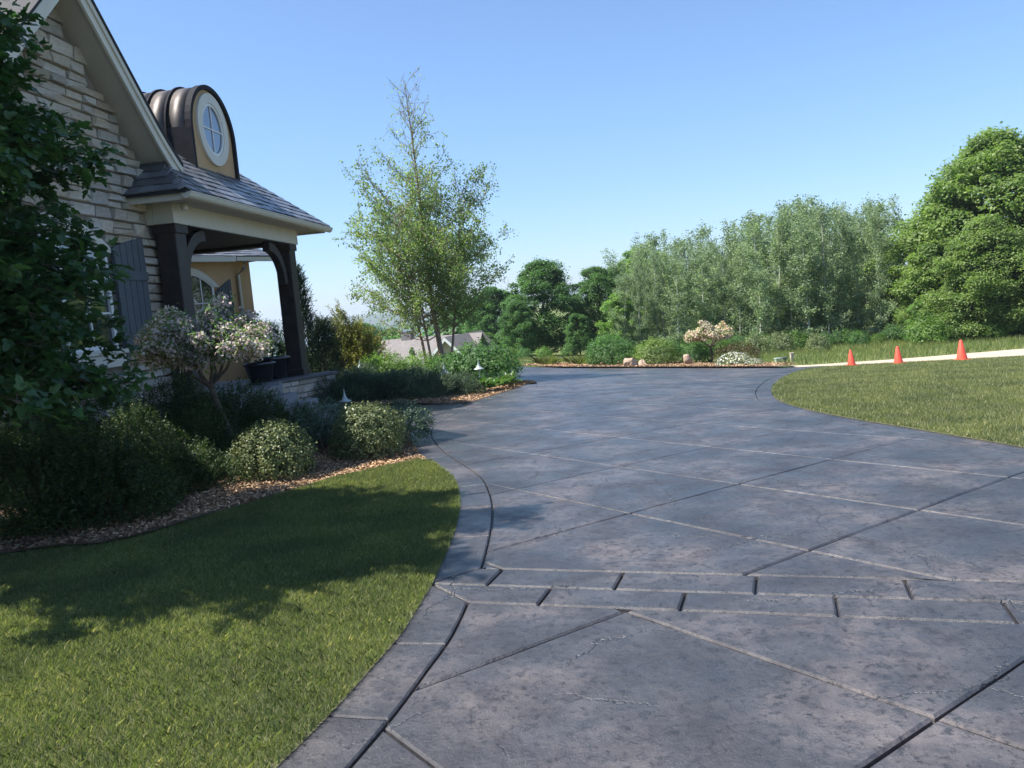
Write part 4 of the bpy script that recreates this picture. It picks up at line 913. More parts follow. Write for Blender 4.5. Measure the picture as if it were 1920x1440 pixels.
# ---- flowering standards
def blossom(name, loc, H, W, crown_h, seed, pm, lm, label, psize, ncl, nper, lean=0.0):
    rng = np.random.default_rng(seed); e = tag(empty(name, loc), label, 'tree', 'small blossoming trees'); mb = MB(); zb = H-crown_h
    tp = [(0, 0, -0.05), (0.02+lean*.3, 0.01, zb*0.45), (lean, 0.0, zb*0.95)]; mb.tube(tp, [0.042, 0.034, 0.030], 8, False); C = []; rad = []
    for k in range(ncl):
        a = rng.random()*6.283; t = rng.random(); q = math.sqrt(rng.uniform(0.12, 1)); R = W/2*q*(0.62+0.38*math.sin(math.pi*min(1, 0.25+t*0.75)))
        z = zb+crown_h*(0.12+0.16*q)+crown_h*0.74*t*(1-0.50*q*q)*(0.8+0.3*math.sin(3*a+seed)); C.append((lean+R*math.cos(a), R*math.sin(a), z)); rad.append(W*0.072*rng.uniform(0.6, 1.4))
    C = np.array(C); b = np.array([lean, 0, zb*0.93]); hubs = []
    for k in range(7):
        a = k*0.9+rng.uniform(-.3, .3); h_ = np.array([lean+W*0.24*math.cos(a), W*0.24*math.sin(a), zb+crown_h*rng.uniform(0.14, 0.42)]); m = b*0.5+h_*0.5+np.array([*rng.normal(0, .03, 2), -0.05*crown_h]); mb.tube([b, m, h_], [0.022, 0.016, 0.011], 6, False); hubs.append(h_)
    for c_ in C:
        h_ = hubs[int(np.argmin([np.linalg.norm(c_-q) for q in hubs]))]; mb.tube([h_, h_*0.5+c_*0.5+rng.normal(0, .035, 3), c_], [0.008, 0.005, 0.002], 4, False)
    mb.build('trunk', M['bark'], e, smooth=True)
    V, F = clump_leaves(rng, C, rad, nper, psize, 0.85, 0.5, 0.9, 0.3); link('blossom', npmesh('blossom', V, F, pm), e)
    V, F = clump_leaves(rng, C, np.array(rad)*1.15, nper//2, psize*1.25, 0.85, 0.6, 0.5, 0.3); link('foliage', npmesh('foliage', V, F, lm), e)
    return e
bt = spot(420, 9.35); blossom('blossom_tree', bt, 2.10, 1.45, 1.02, 31, M['petal'], M['l_bright'], 'pink and white blossom tree on a thin trunk before the porch', 0.036, 120, 165, -0.19)

# ---- bed across the walkway
jun = [needlemesh(90+k, 1.3, 0.62, 2200, M['l_juniper'], 0.04, 10, 0.13, 0.5) for k in range(2)]
for i, (px, Y, s_, lab) in enumerate([(640, 17.0, 0.9, 'low dark juniper beside the porch wing wall'), (672, 17.2, 0.95, 'low dark juniper second from the wing wall, before the golden conifer'), (728, 17.0, 0.95, 'low dark juniper in the middle of the shaded bed'),
        (785, 17.3, 0.9, 'low dark juniper in the shaded bed just left of the nearer garden light'), (836, 17.8, 0.75, 'low grey-green juniper between the garden light and the hostas'), (650, 18.6, 1.0, 'juniper in the second row behind the wing wall'), (760, 18.8, 0.9, 'juniper in the second row behind the shaded bed')]):
    p = spot(px, Y); plant('juniper', *jun[i % 2], p, i*2.1, s_, lab, 'shrub', 'junipers in the walkway bed', 'stem', 'foliage')
gr = shrubmesh(95, 1.5, 1.0, 5200, 0.06, M['l_bright'], 0.55, 0.10); vb = shrubmesh(96, 1.75, 1.02, 6500, 0.075, M['l_oak'], 0.6, 0.09)
put('green_shrub', gr, 715, 20.6, 0, 0.86, 'bright green leafy shrub left of the birch trunks', 'shrub', 'leafy shrubs at the birch')
put('green_shrub', gr, 782, 21.0, 2, 0.80, 'bright green leafy shrub directly under the birch', 'shrub', 'leafy shrubs at the birch')
put('broadleaf_shrub', vb, 900, 20.6, 0, 0.98, 'large dark green rounded shrub at the tip of the bed by the drive', 'shrub', 'leafy shrubs at the birch')
put('broadleaf_shrub', vb, 838, 20.8, 2, 0.72, 'dark green shrub right behind the nearer garden light', 'shrub', 'leafy shrubs at the birch')
gold = needlemesh(97, 1.3, 1.75, 2600, M['l_gold'], 0.07, 9, 0.24, 1.0)
put('golden_conifer', gold, 660, 23.0, 0, 1.2, 'feathery golden-green conifer beyond the junipers', 'conifer')
def columnar(seed, H, W, n, lm, nl, sl, spread=0.0):
    rng = np.random.default_rng(seed); t = rng.random(n)**0.8; a = rng.random(n)*6.283; lob = 1+0.35*np.sin(3*a+9*t)
    R = W/2*(1-t)**0.55*(0.35+0.65*np.sqrt(rng.random(n)))*lob; B = np.stack([R*np.cos(a), R*np.sin(a), 0.05+t*H*0.95], 1)
    D = unit(np.stack([np.cos(a)*0.6+spread, np.sin(a)*0.6, np.full(n, 1.0)], 1)+rng.normal(0, 0.3, (n, 3))); per = 10
    q = np.tile(np.linspace(0.05, 1, per), n); I = np.repeat(np.arange(n), per); P = B[I]+D[I]*(q*sl*rng.uniform(0.6, 1.4, n)[I])[:, None]
    T = unit(unit(np.cross(D[I], rng.normal(0, 1, (len(I), 3))))+D[I]*0.9); V, F = leafquads(rng, P, unit(rng.normal(0, 1, (len(I), 3))), nl, 0.34, 0.1, T)
    return MB().tube([(0, 0, -0.05), (0, 0, H*0.8)], [0.05, 0.01], 6, False).mesh('stem', M['bark'], True), npmesh('foliage', V, F, lm)
cj = columnar(99, 3.1, 0.75, 1900, M['l_conifer'], 0.055, 0.20); put('columnar_conifer', cj, 569, 20.0, 0, 1.0, 'tall dark narrow conifer directly behind the far porch post', 'conifer')
sj = columnar(100, 1.75, 1.05, 1100, M['l_conifer'], 0.055, 0.24, 0.5); put('leaning_conifer', sj, 606, 20.6, 0, 1.0, 'dark conifer with leaning ragged sprays right of the porch', 'conifer')
put('leaning_conifer', sj, 512, 21.5, 2.5, 0.95, 'dark conifer seen through the porch left of the far post', 'conifer')
# hostas
def hosta_mesh(seed):
    rng = np.random.default_rng(seed); V = []; F = []
    for k in range(26):
        a = rng.random()*6.283; el = rng.uniform(0.35, 1.25); L = rng.uniform(0.13, 0.21); W = L*0.5; d = np.array([math.cos(a)*math.cos(el), math.sin(a)*math.cos(el), math.sin(el)]); b = d*rng.uniform(0.03, 0.14); s_ = np.array([-math.sin(a), math.cos(a), 0])
        up = np.cross(d, s_); up *= np.sign(up[2]); o = len(V)
        V += [b, b+d*L*.4+s_*W*.5+up*.02, b+d*L*.75+s_*W*.35-np.array([0, 0, .02]), b+d*L-np.array([0, 0, .05]), b+d*L*.75-s_*W*.35-np.array([0, 0, .02]), b+d*L*.4-s_*W*.5+up*.02]; F += [(o, o+1, o+2), (o, o+2, o+3), (o, o+3, o+4), (o, o+4, o+5)]
    return npmesh('leaves', np.array(V), np.array(F), M['l_hosta'])
hm = [hosta_mesh(k) for k in range(3)]
HOS = [(858, 18.4), (872, 18.2), (886, 18.0), (900, 18.1), (914, 18.4), (927, 18.7), (939, 19.2), (949, 19.7)]
for i, (px, Y) in enumerate(HOS):
    e = tag(empty('hosta', spot(px, Y)+np.array([0, 0, 0.05]), i*1.3), f'light green hosta in the row along the drive edge, {ORD[i]} from the left', 'plant', 'hostas along the bed edge'); e.scale = (1.25,)*3; link('leaves', hm[i % 3], e)

# ---- river birch, several stems
def birch():
    rng = np.random.default_rng(8); base = spot(826, 22.4); e = tag(empty('birch_tree', base), 'tall airy multi-stemmed birch with small light leaves', 'tree'); mb = MB(); P = []; D = []
    H = 8.35
    def branch(b, d, L, r, lvl, dens):
        n = 5; pts = [b]; dd = d
        for i in range(n):
            dd = unit(dd+rng.normal(0, 0.10, 3)+np.array([0, 0, 0.06])); pts.append(pts[-1]+dd*L/n)
        mb.tube(pts, [r*(1-0.85*i/n) for i in range(n+1)], 6 if lvl == 0 else 4, False)
        if lvl >= 2:
            for q in range(int(dens*L*42)):
                t = rng.uniform(0.15, 1)*n; i = min(int(t), n-1); s_ = pts[i]+(pts[i+1]-pts[i])*(t-i); P.append(s_+rng.normal(0, 0.055, 3)+np.array([0, 0, -0.04])); D.append(rng.normal(0, 0.6, 3)+np.array([0, 0, -0.7]))
        return pts
    stems = [((0.05, 0, 0), unit(np.array([0.0, 0.0, 1])), 7.9, 0.085), ((-0.34, 0.1, 0), unit(np.array([-0.22, 0.03, 1])), 5.0, 0.048), ((-0.24, -0.15, 0), unit(np.array([-0.09, -0.08, 1])), 5.0, 0.042), ((0.16, 0.1, 0.3), unit(np.array([0.24, 0.05, 1])), 4.7, 0.042)]
    for si, (b, d, L, r) in enumerate(stems):
        n = 12; pts = [np.array(b, float)]; dd = d
        for i in range(n): dd = unit(dd+rng.normal(0, 0.035, 3)+np.array([0, 0, 0.03])); pts.append(pts[-1]+dd*L/n)
        mb.tube(pts, [r*(1.2 if i == 0 else 1)*(1-0.93*i/n) for i in range(n+1)], 7, False)
        nb_ = 80 if si == 0 else 50
        for k in range(nb_):
            t = rng.uniform(0.22, 0.985); i = min(int(t*n), n-1); s_ = pts[i]+(pts[i+1]-pts[i])*(t*n-i); z = s_[2]/H; a = rng.random()*6.283
            Lb = (2.55*(1-z)**0.9+0.30)*rng.uniform(0.5, 1.0) if z > 0.30 else rng.uniform(1.2, 2.3)
            up = 0.12+1.25*z; d1 = unit(np.array([math.cos(a), math.sin(a), up])); bp = branch(s_, d1, Lb, 0.014*(1-z)+0.005, 1, 1)
            dens = 1.15 if z < 0.36 else max(0.12, 1.15-2.2*(z-0.36))
            for j in range(max(3, int(Lb*8.5))):
                tt = rng.uniform(0.2, 1)*5; ii = min(int(tt), 4); q = bp[ii]+(bp[ii+1]-bp[ii])*(tt-ii); d2 = unit(d1*0.6+rng.normal(0, 0.6, 3)+np.array([0, 0, 0.1])); branch(q, d2, rng.uniform(0.25, 0.6), 0.006, 2, dens)
    mb.build('trunk', M['birchbark'], e, smooth=True)
    P = np.array(P); D = np.array(D); kp = P[:, 2] > 1.35+0.25*rng.random(len(P)); P = P[kp]; D = D[kp]
    V, F = leafquads(rng, P, unit(rng.normal(0, 1, (len(P), 3))+np.array([-0.2, -0.2, 0.5])), 0.062, 0.72, 0.3, np.array(D)); link('crown', npmesh('crown', V, F, M['l_birch']), e); print('birch leaves', len(P))
birch()

# ---- far bed across the drive
fb = shrubmesh(120, 1.65, 1.02, 5200, 0.075, M['l_oak'], 0.6, 0.10); fb2 = shrubmesh(121, 1.65, 1.0, 5200, 0.07, M['l_maple'], 0.6, 0.10); bar = shrubmesh(122, 1.5, 0.8, 4200, 0.06, M['l_barb'], 0.55, 0.10)
put('rounded_shrub', fb, 1143, 29.4, 0, (1.02, 1.02, 0.95), 'large green rounded shrub left of the boulder across the drive', 'shrub', 'shrubs in the far bed')
put('rounded_shrub', fb2, 1227, 28.6, 2, (0.92, 0.92, 0.85), 'green rounded shrub between the two boulders', 'shrub', 'shrubs in the far bed')
put('rounded_shrub', fb, 1304, 28.4, 4, (0.60, 0.60, 0.68), 'small green shrub left of the far blossom trunk', 'shrub', 'shrubs in the far bed')
put('barberry_shrub', bar, 1378, 26.6, 0, (0.86, 0.86, 0.84), 'reddish brown shrub right of the far blossom tree', 'shrub', 'shrubs in the far bed')
blossom('blossom_tree', spot(1330, 27.6), 1.56, 1.58, 0.90, 33, M['petal2'], M['l_maple'], 'peach-coloured umbrella-shaped blossom tree across the drive', 0.055, 90, 90, -0.02)
def flowerbush(seed):
    rng = np.random.default_rng(seed); sm_, fm = shrubmesh(seed, 1.1, 0.42, 2200, 0.05, M['l_sage'], 0.5, 0.1); d = sph(rng, 420); d[:, 2] = np.abs(d[:, 2]); P = d*np.array([0.57, 0.57, 0.40])+np.array([0, 0, .05]); V, F = leafquads(rng, P, d, 0.055, 0.9, 0.3)
    return sm_, fm, npmesh('flowers', V, F, M['whiteflower'])
fw_ = flowerbush(130)
for px, Y, s_, lab in ((1372, 25.0, 0.98, 'low grey-leaved bush with white flowers at the drive edge'), (1408, 24.4, 0.55, 'small white-flowered bush at the right end of the far bed')):
    e = put('flowering_bush', fw_, px, Y, 0, s_, lab, 'bush', 'white-flowered bushes in the far bed'); stuff(link('flowers', fw_[2], e))
def boulder(seed, sx, sy, sz):
    rng = np.random.default_rng(seed); bm = bmesh.new(); bmesh.ops.create_icosphere(bm, subdivisions=3, radius=1)
    pl_ = unit(rng.normal(0, 1, (9, 3))); dd = rng.uniform(0.42, 0.75, 9)
    for v in bm.verts:
        p = np.array(v.co)
        for a, q in zip(pl_, dd):
            k = p@a
            if k > q: p = p-a*(k-q)*0.92
        p += rng.normal(0, 0.035, 3); v.co = (p[0]*sx, p[1]*sy, (p[2]+0.45)*sz)
    me = bpy.data.meshes.new('boulder'); bm.to_mesh(me); bm.free(); me.materials.append(M['boulder']); return me
for i, (px, Y, sx, sz, lab) in enumerate([(1178, 27.4, 0.30, 0.26, 'tan sandstone boulder in front of the gap between the far shrubs'), (1283, 27.2, 0.22, 0.30, 'upright tan boulder left of the small green shrub'), (1197, 27.7, 0.22, 0.18, 'small grey-tan boulder leaning on the larger one')]):
    o = link('boulder', boulder(140+i, sx, sx*0.8, sz)); o.location = spot(px, Y)+np.array([0, 0, 0.03]); o.rotation_euler = (0, 0, i*1.1); tag(o, lab, 'boulder', 'boulders in the far bed')
def tuft(seed, n, h, w, lm, spread):
    rng = np.random.default_rng(seed); a = rng.random(n)*6.283; r = spread*np.sqrt(rng.random(n)); b = np.stack([r*np.cos(a), r*np.sin(a), np.zeros(n)], 1); hh = h*rng.uniform(0.55, 1.1, n); le = rng.normal(0, 0.35, (n, 2))*hh[:, None]+b[:, :2]*0.8
    s_ = np.stack([-np.sin(a), np.cos(a), np.zeros(n)], 1)*w; tip = b+np.concatenate([le, hh[:, None]], 1); mid_ = b+np.concatenate([le*0.35, hh[:, None]*0.6], 1)
    V = np.stack([b-s_, b+s_, mid_+s_*0.8, tip, mid_-s_*0.8], 1).reshape(-1, 3); F = np.arange(5*n).reshape(n, 5); return npmesh('blades', V, F, lm)
tm_ = [tuft(150+k, 260, 0.45, 0.008, M['grass3'], 0.30) for k in range(2)]
for i, (px, Y, lab) in enumerate([(1022, 31.2, 'ornamental grass clump at the left end of the far bed'), (1085, 30.6, 'ornamental grass clump left of the large far shrub')]):
    e = tag(empty('ornamental_grass', spot(px, Y)+np.array([0, 0, .04])), lab, 'plant', 'grass clumps in the far bed'); e.scale = (1.2, 1.2, 0.85); link('blades', tm_[i], e)

# ---- trees beyond
maples = [broadleaf(200+k, 10.0, 8.6, 0.6, 340, 250, 0.17, M['l_maple'], M['bark'], 'maple', 0.66, 0.10, low=0.75) for k in range(2)]
oaks = [broadleaf(210+k, 8.0, 6.0, 0.6, 240, 240, 0.16, M['l_oak'], M['bark'], 'oak', 0.8, 0.11, 0.8) for k in range(3)]
brt = broadleaf(220, 7.0, 5.0, 0.4, 120, 220, 0.17, M['l_bright'], M['bark'], 'bright', 0.7, 0.12, 0.8)
def tree(name, ms, px, Y, topy, wscale, rz, label, group):
    """tree in pixel column px at distance Y, scaled so that its top reaches image row topy"""
    p = spot(px, Y); p[2] -= 0.05; zt = atY(px, topy, Y)[2]; H0 = max(v.co.z for v in ms[1].vertices); s_ = (zt-p[2])/H0
    return plant(name, ms[0], ms[1], p, rz, (s_*wscale, s_*wscale, s_), label, 'tree', group)
gR = 'broadleaved trees beyond the road'; gL = 'broadleaved trees behind the far bed'
tree('broadleaf_tree', maples[0], 1876, 42, 234, 1.1, 0.4, 'tallest leafy maple at the right edge, beyond the road', gR)
tree('broadleaf_tree', maples[1], 1985, 40, 268, 1.0, 2.0, 'yellower maple cut off by the right edge', gR)
tree('broadleaf_tree', maples[1], 1790, 43, 340, 1.12, 4.2, 'lower maple at the left shoulder of the right-hand trees', gR)
tree('broadleaf_tree', maples[0], 1850, 38.5, 400, 1.15, 3.0, 'shorter front maple with low drooping boughs by the road', gR)
tree('broadleaf_tree', maples[1], 1742, 41.5, 452, 0.78, 1.3, 'low maple at the outer left of the right-hand trees, beside the last aspens', gR)
tree('broadleaf_tree', brt, 1722, 40, 560, 0.8, 1.0, 'small bright green sapling between the aspens and the maples', gR)
tree('broadleaf_tree', maples[0], 2120, 42, 200, 1.0, 5.0, 'big maple beyond the right edge', gR)
tree('broadleaf_tree', oaks[0], 1022, 52, 476, 1.12, 0.3, 'large dark rounded tree straight behind the far end of the drive', gL)
tree('broadleaf_tree', oaks[1], 1128, 54, 494, 0.98, 1.7, 'rounded tree with a flat top left of the aspens', gL)
tree('broadleaf_tree', brt, 1208, 57, 460, 1.05, 2.3, 'bright green crown rising behind the left aspens', gL)
tree('broadleaf_tree', oaks[2], 930, 62, 534, 1.15, 4.4, 'dark tree partly hidden by the right side of the birch', gL)
tree('broadleaf_tree', oaks[1], 870, 74, 560, 1.1, 5.4, 'dark tree behind the birch above the neighbouring house', gL)
tree('broadleaf_tree', oaks[0], 975, 49, 556, 0.9, 2.9, 'low dark tree in front of the large rounded tree, left side', gL)
tree('broadleaf_tree', brt, 1166, 46, 545, 1.0, 0.9, 'bright low crown beside the leftmost aspens', gL)
tree('broadleaf_tree', oaks[2], 1085, 47, 585, 0.95, 3.5, 'low dark tree filling between the two rounded trees', gL)
tree('broadleaf_tree', brt, 772, 42, 650, 0.55, 1.2, 'small green tree in front of the neighbouring house', gL)
tree('broadleaf_tree', oaks[1], 690, 84, 600, 0.9, 2.2, 'green tree between the golden conifer and the lake', gL)
tree('broadleaf_tree', oaks[0], 640, 60, 622, 1.0, 0.2, 'low tree below the lake right of the leaning conifer', gL)
tree('broadleaf_tree', oaks[2], 535, 40, 640, 0.9, 0.2, 'green tree seen low through the porch before the lake', gL)
tree('broadleaf_tree', oaks[0], 735, 88, 606, 1.0, 4.0, 'tree left of the birch crown above the roof of the neighbouring house', gL)
# aspens: a grove of thin pale trunks
def aspen(seed):
    rng = np.random.default_rng(seed); H = 8.4; n = 9; pts = [np.array([0, 0, -0.1])]; dd = np.array([0, 0, 1.0])
    for i in range(n): dd = unit(dd+np.array([*rng.normal(0, 0.02, 2), 0.05])); pts.append(pts[-1]+dd*H/n)
    mb = MB(); mb.tube(pts, [0.052*(1-0.92*i/n)+0.004 for i in range(n+1)], 6, False); P = []
    for k in range(46):
        t = rng.uniform(0.08, 0.985); i = min(int(t*n), n-1); s_ = pts[i]+(pts[i+1]-pts[i])*(t*n-i); a = rng.random()*6.283; L = (1.15*(1-t)**0.6+0.22)*rng.uniform(0.5, 1.1); c_ = s_+np.array([math.cos(a)*L, math.sin(a)*L, L*(0.5+0.9*t)])
        mb.tube([s_, c_], [0.013*(1-t)+0.005, 0.003], 4, False)
        dens = 130 if t < 0.6 else 130*max(0.16, 1-2.1*(t-0.6))
        for _ in range(int(dens)):
            q = rng.uniform(0.15, 1.08); P.append(s_+(c_-s_)*q+rng.normal(0, 0.13, 3))
    P = np.array(P); V, F = leafquads(rng, P, unit(rng.normal(0, 1, (len(P), 3))+np.array([-0.2, -0.2, 0.5])), 0.11, 0.8, 0.3); return mb.mesh('trunk', M['aspenbark'], True), npmesh('crown', V, F, M['l_aspen'])
asp = [aspen(300+k) for k in range(5)]; rg = random.Random(12); cnt = 0
for row in range(6):
    for k in range(17):
        px = 1168+k*31.5+rg.uniform(-13, 13)+(row % 2)*15; Y = 44.5+row*2.6+rg.uniform(-1, 1)-(px-1168)/520*1.5
        if px > 1678: continue
        p = spot(px, Y); p[2] -= 0.05; env = 486-92*sm((px-1150)/420)-8*math.sin(px/38.0)
        zt = atY(px, env+rg.uniform(-24, 32)+(2.5-row)*5, Y)[2]; s_ = (zt-p[2])/8.3; cnt += 1
        e = plant('aspen_tree', *asp[rg.randrange(5)], p, rg.uniform(0, 6.28), (s_*rg.uniform(0.85, 1.45),)*2+(s_,), f'pale-trunked aspen in the front row of the grove, {ORD[k]} from the left' if row == 0 else 'slender aspen standing behind the front row of the dense grove', 'tree', 'aspens in the grove')
print('aspens', cnt)
# shrubs along the edge of the woods
us = [shrubmesh(330+k, 2.0, 1.5, 2600, 0.12, [M['l_oak'], M['l_bright'], M['l_sage']][k], 0.6, 0.16) for k in range(3)]
for i, (px, Y, s_, k, lab) in enumerate([(1415, 37.0, 0.62, 2, 'pale shrub in the meadow just right of the reddish shrub'), (1462, 39.5, 0.62, 2, 'pale green shrub in the meadow before the middle aspens'), (1530, 38.0, 0.52, 2, 'lone pale shrub in the meadow between the first cone and the woods'), (1738, 37.6, 0.80, 1, 'bright green shrub at the foot of the left maple'), (1855, 37.5, 0.6, 1, 'bright shrub at the foot of the maples near the right edge')]):
    put('meadow_shrub', us[k], px, Y, i, s_, lab, 'shrub', 'shrubs along the meadow', -0.06)
for i in range(30):
    px = 1150+i*26+rg.uniform(-9, 9); put('undergrowth_shrub', us[i % 2 if i % 3 else 0], px, 42.6+rg.uniform(-0.6, 1.5)-(px-1150)/780*2.2, i*1.1, rg.uniform(0.3, 0.62), f'leafy undergrowth shrub at the foot of the aspens and maples, {ORD[i]} from the left', 'shrub', 'undergrowth at the woods edge', -0.06)
for i in range(7):
    px = 905+i*40+rg.uniform(-12, 12); put('understory_shrub', us[i % 2], px, 45+rg.uniform(-1, 3), i*1.3, rg.uniform(0.28, 0.5), f'dark shrub under the rounded trees behind the far lawn, {ORD[i]} from the left', 'shrub', 'understory below the far trees', -0.06)

# ================================================================== SMALL THINGS
def cone(px, py, Hc, label):
    p = gnd(px, py); p[2] = g1(p[0], p[1])+0.012; e = tag(empty('traffic_cone', p, 0.3), label, 'cone', 'orange cones along the road')
    e.rotation_euler = (0.0, -0.05, 0.3)
    MB().lathe([(0.122*Hc/.45, 0.0), (0.116*Hc/.45, 0.02), (0.03*Hc/.45, Hc-0.01), (0.022*Hc/.45, Hc), (0.0, Hc)], (0, 0, 0.02), 24).build('cone_body', M['cone'], e, smooth=True)
    r = 0.125*Hc/.45; MB().box(-r, r, -r, r, 0, 0.028).build('base', M['cone'], e, bevel=0.008)
cone(1597, 686.5, 0.40, 'leftmost of the three orange cones, the smallest in view'); cone(1685, 682.5, 0.44, 'middle one of the three orange cones'); cone(1804, 676, 0.52, 'rightmost and largest of the three orange cones')
def path_light(px, Y, s_, label, dz=0.0):
    p = spot(px, Y); p[2] += dz; e = tag(empty('garden_light', p), label, 'garden light', 'witch-hat garden lights')
    MB().tube([(0, 0, -0.05), (0, 0, 0.30*s_)], 0.012, 8).build('stake', M['verdigris'], e); MB().lathe([(0.03, 0.26), (0.034, 0.33), (0.03, 0.345)], (0, 0, 0), 14).build('lens', M['lampglass'], e)
    pr = [(0.150, 0.335), (0.148, 0.343), (0.095, 0.366), (0.060, 0.40), (0.034, 0.45), (0.018, 0.52), (0.010, 0.57), (0.015, 0.585), (0.010, 0.60), (0.0, 0.635)]
    MB().lathe([(r*s_, (z-0.335)*s_+0.335) for r, z in pr], (0, 0, 0), 24).build('hat', M['verdigris'], e, smooth=True)
path_light(828, 17.75, 0.88, 'pale witch-hat garden light standing clear in front of the birch', 0.14); path_light(893, 18.7, 0.8, 'witch-hat garden light half sunk in the dark rounded shrub', 0.16)
path_light(637, 12.4, 0.66, 'witch-hat garden light in the shade right behind the round bushes', 0.12); path_light(672, 19.4, 0.66, 'witch-hat garden light deep in the shaded junipers', 0.30)
def utility(px, Y, wd, h, m, label, cat_, nm):
    p = spot(px, Y); p[2] -= 0.06; e = tag(empty(nm, p, 0.2), label, cat_)
    MB().box(-wd/2, wd/2, -wd*.4, wd*.4, -0.05, h).build('body', m, e, bevel=0.012); MB().box(-wd/2-.012, wd/2+.012, -wd*.4-.012, wd*.4+.012, h+0.002, h+0.035).build('lid', m, e, bevel=0.01)
utility(1453, 29.0, 0.19, 0.14, M['utility'], 'pale green utility box beside the road', 'utility box', 'utility_box'); utility(1465, 29.3, 0.18, 0.15, M['shutter'], 'dark green utility box right of the pale one', 'utility box', 'utility_box')
utility(1480, 29.4, 0.12, 0.30, M['post'], 'short weathered marker post beside the utility boxes', 'post', 'marker_post')
# neighbouring house down the slope
def neighbour():
    Y = 58.0; c_ = atY(806, 650, Y); gz = g1(c_[0], Y); e = tag(empty('neighbour_house', (c_[0], Y, gz), -0.25), 'beige neighbouring house with grey gabled roof behind the birch', 'house')
    zr = atY(845, 630, Y)[2]-gz; ze = zr-2.6
    def gable(x0, x1, yc, hw, zr_, ze_, ax, nm):
        """ridge along x from x0 to x1 (ax=0) or along y (ax=1)"""
        f = (lambda a, b, z: (a, yc+b, z)) if ax == 0 else (lambda a, b, z: (yc+b, a, z))
        ov = 0.35; k = (zr_-ze_)/hw
        MB().prism([(-hw, 0), (hw, 0), (hw, ze_), (0, zr_-0.02), (-hw, ze_)], lambda b, z: f(x0+ov, b, z), lambda b, z: f(x1-ov, b, z)).build('wall', M['nwall'], e)
        for s in (-1, 1):
            r = MB().prism([(0, zr_+0.10), (s*(hw+ov), ze_-k*ov+0.10), (s*(hw+ov), ze_-k*ov-0.06), (0, zr_)], lambda b, z: f(x0, b, z), lambda b, z: f(x1, b, z)).build('roof', M['nroof'], e)
            MB().prism([(0, zr_+0.06), (s*(hw+ov), ze_-k*ov+0.06), (s*(hw+ov), ze_-k*ov-0.22), (0, zr_-0.16)], lambda b, z: f(x0-0.04, b, z), lambda b, z: f(x0-0.003, b, z)).build('barge_board', M['white'], r)
    gable(-3.5, 3.9, 0, 3.4, zr, ze, 0, 'main'); gable(-5.2, 3.4, 2.9, 2.2, zr+0.05, ze+0.4, 1, 'wing'); gable(-4.6, 0, -3.0, 1.15, ze+0.75, ze-0.3, 1, 'bay'); gable(-4.9, 0, 0.2, 1.1, ze+1.2, ze+0.1, 1, 'bay')
    gable(3.2, 6.3, 0.5, 2.2, ze+1.3, ze-0.2, 0, 'garage')
    MB().box(-2.0, -1.3, -0.2, 0.6, ze, zr+0.55).build('chimney', M['nroof'], e)
    for x in (-0.4, 1.3): MB().box(x, x+0.8, -3.46, -3.41, ze-1.5, ze-0.4).build('window', M['glass'], e)
neighbour()

# ================================================================== GRASS AND MULCH CHIPS
def blades(name, pts, h, wd, m, seed, lean=0.55, dz=0.008, full=True):
    rng = np.random.default_rng(seed); n = len(pts); z = G(pts[:, 0], pts[:, 1])+dz; b = np.stack([pts[:, 0], pts[:, 1], z], 1); a = rng.random(n)*6.283
    hh = h*rng.uniform(0.55, 1.25, n); le = rng.normal(0, lean, (n, 2))*hh[:, None]; s_ = np.stack([np.cos(a), np.sin(a), np.zeros(n)], 1)*(wd/2*rng.uniform(0.7, 1.3, n))[:, None]
    tip = b+np.concatenate([le, hh[:, None]], 1)
    if full:
        mid_ = b+np.concatenate([le*0.3, hh[:, None]*0.58], 1); V = np.stack([b-s_, b+s_, mid_+s_*0.8, tip, mid_-s_*0.8], 1).reshape(-1, 3); F = np.arange(5*n).reshape(n, 5)
    else: V = np.stack([b-s_, b+s_, tip], 1).reshape(-1, 3); F = np.arange(3*n).reshape(n, 3)
    return link(name, npmesh(name, V, F, m))
def scatter(poly, dens, seed, box, dfun=None):
    rng = np.random.default_rng(seed); x0, x1, y0, y1 = box; n = int((x1-x0)*(y1-y0)*dens); p = np.stack([rng.uniform(x0, x1, n), rng.uniform(y0, y1, n)], 1); p = p[inpoly(p, poly)]
    if dfun is not None: p = p[rng.random(len(p)) < dfun(p)]
    return p
LAWNIN = [tuple(p) for p in clean(LAWN)]
p1 = scatter(LAWNIN, 19000, 1, (-5.2, -0.4, 2.2, 9.4), lambda p: np.where(p[:, 0] < -0.62*p[:, 1]-0.6, 0.12, 1.0)); print('blades', len(p1))
stufft(blades('grass', p1, 0.035, 0.0032, M['grass'], 2, 0.45), 'short green lawn grass left of the drive', 'grass')
ISLIN = clean(ISL); p2 = scatter(ISLIN, 3600, 3, (4.0, 18.5, 6.0, 29), lambda p: np.clip((11/np.maximum(p[:, 1], 7))**1.5, 0.12, 1)*np.where(p[:, 0] > 0.70*p[:, 1]+2, 0.1, 1)); print('island', len(p2))
stufft(blades('grass', p2, 0.042, 0.009, M['grass2'], 4, 0.5, 0.01, False), 'mown grass of the island lawn before the cones', 'grass')
rg2 = np.random.default_rng(9); fx = rg2.uniform(5, 40, 90000); fy = rg2.uniform(24, 47, 90000); fp = np.stack([fx, fy], 1); bad = inpoly(fp, clean(ROAD)) | inpoly(fp, ISLIN) | inpoly(fp, clean(BED3)) | (fx < 0.34*fy-2.0) | (fx > 0.72*fy+2)
fp = fp[~bad & (rg2.random(90000) < np.clip((fy-22)/16, 0.3, 1))]
stufft(blades('grass', fp, 0.22, 0.022, M['grass3'], 10, 0.35, -0.06, False), 'tall meadow grass between the road and the woods', 'grass')
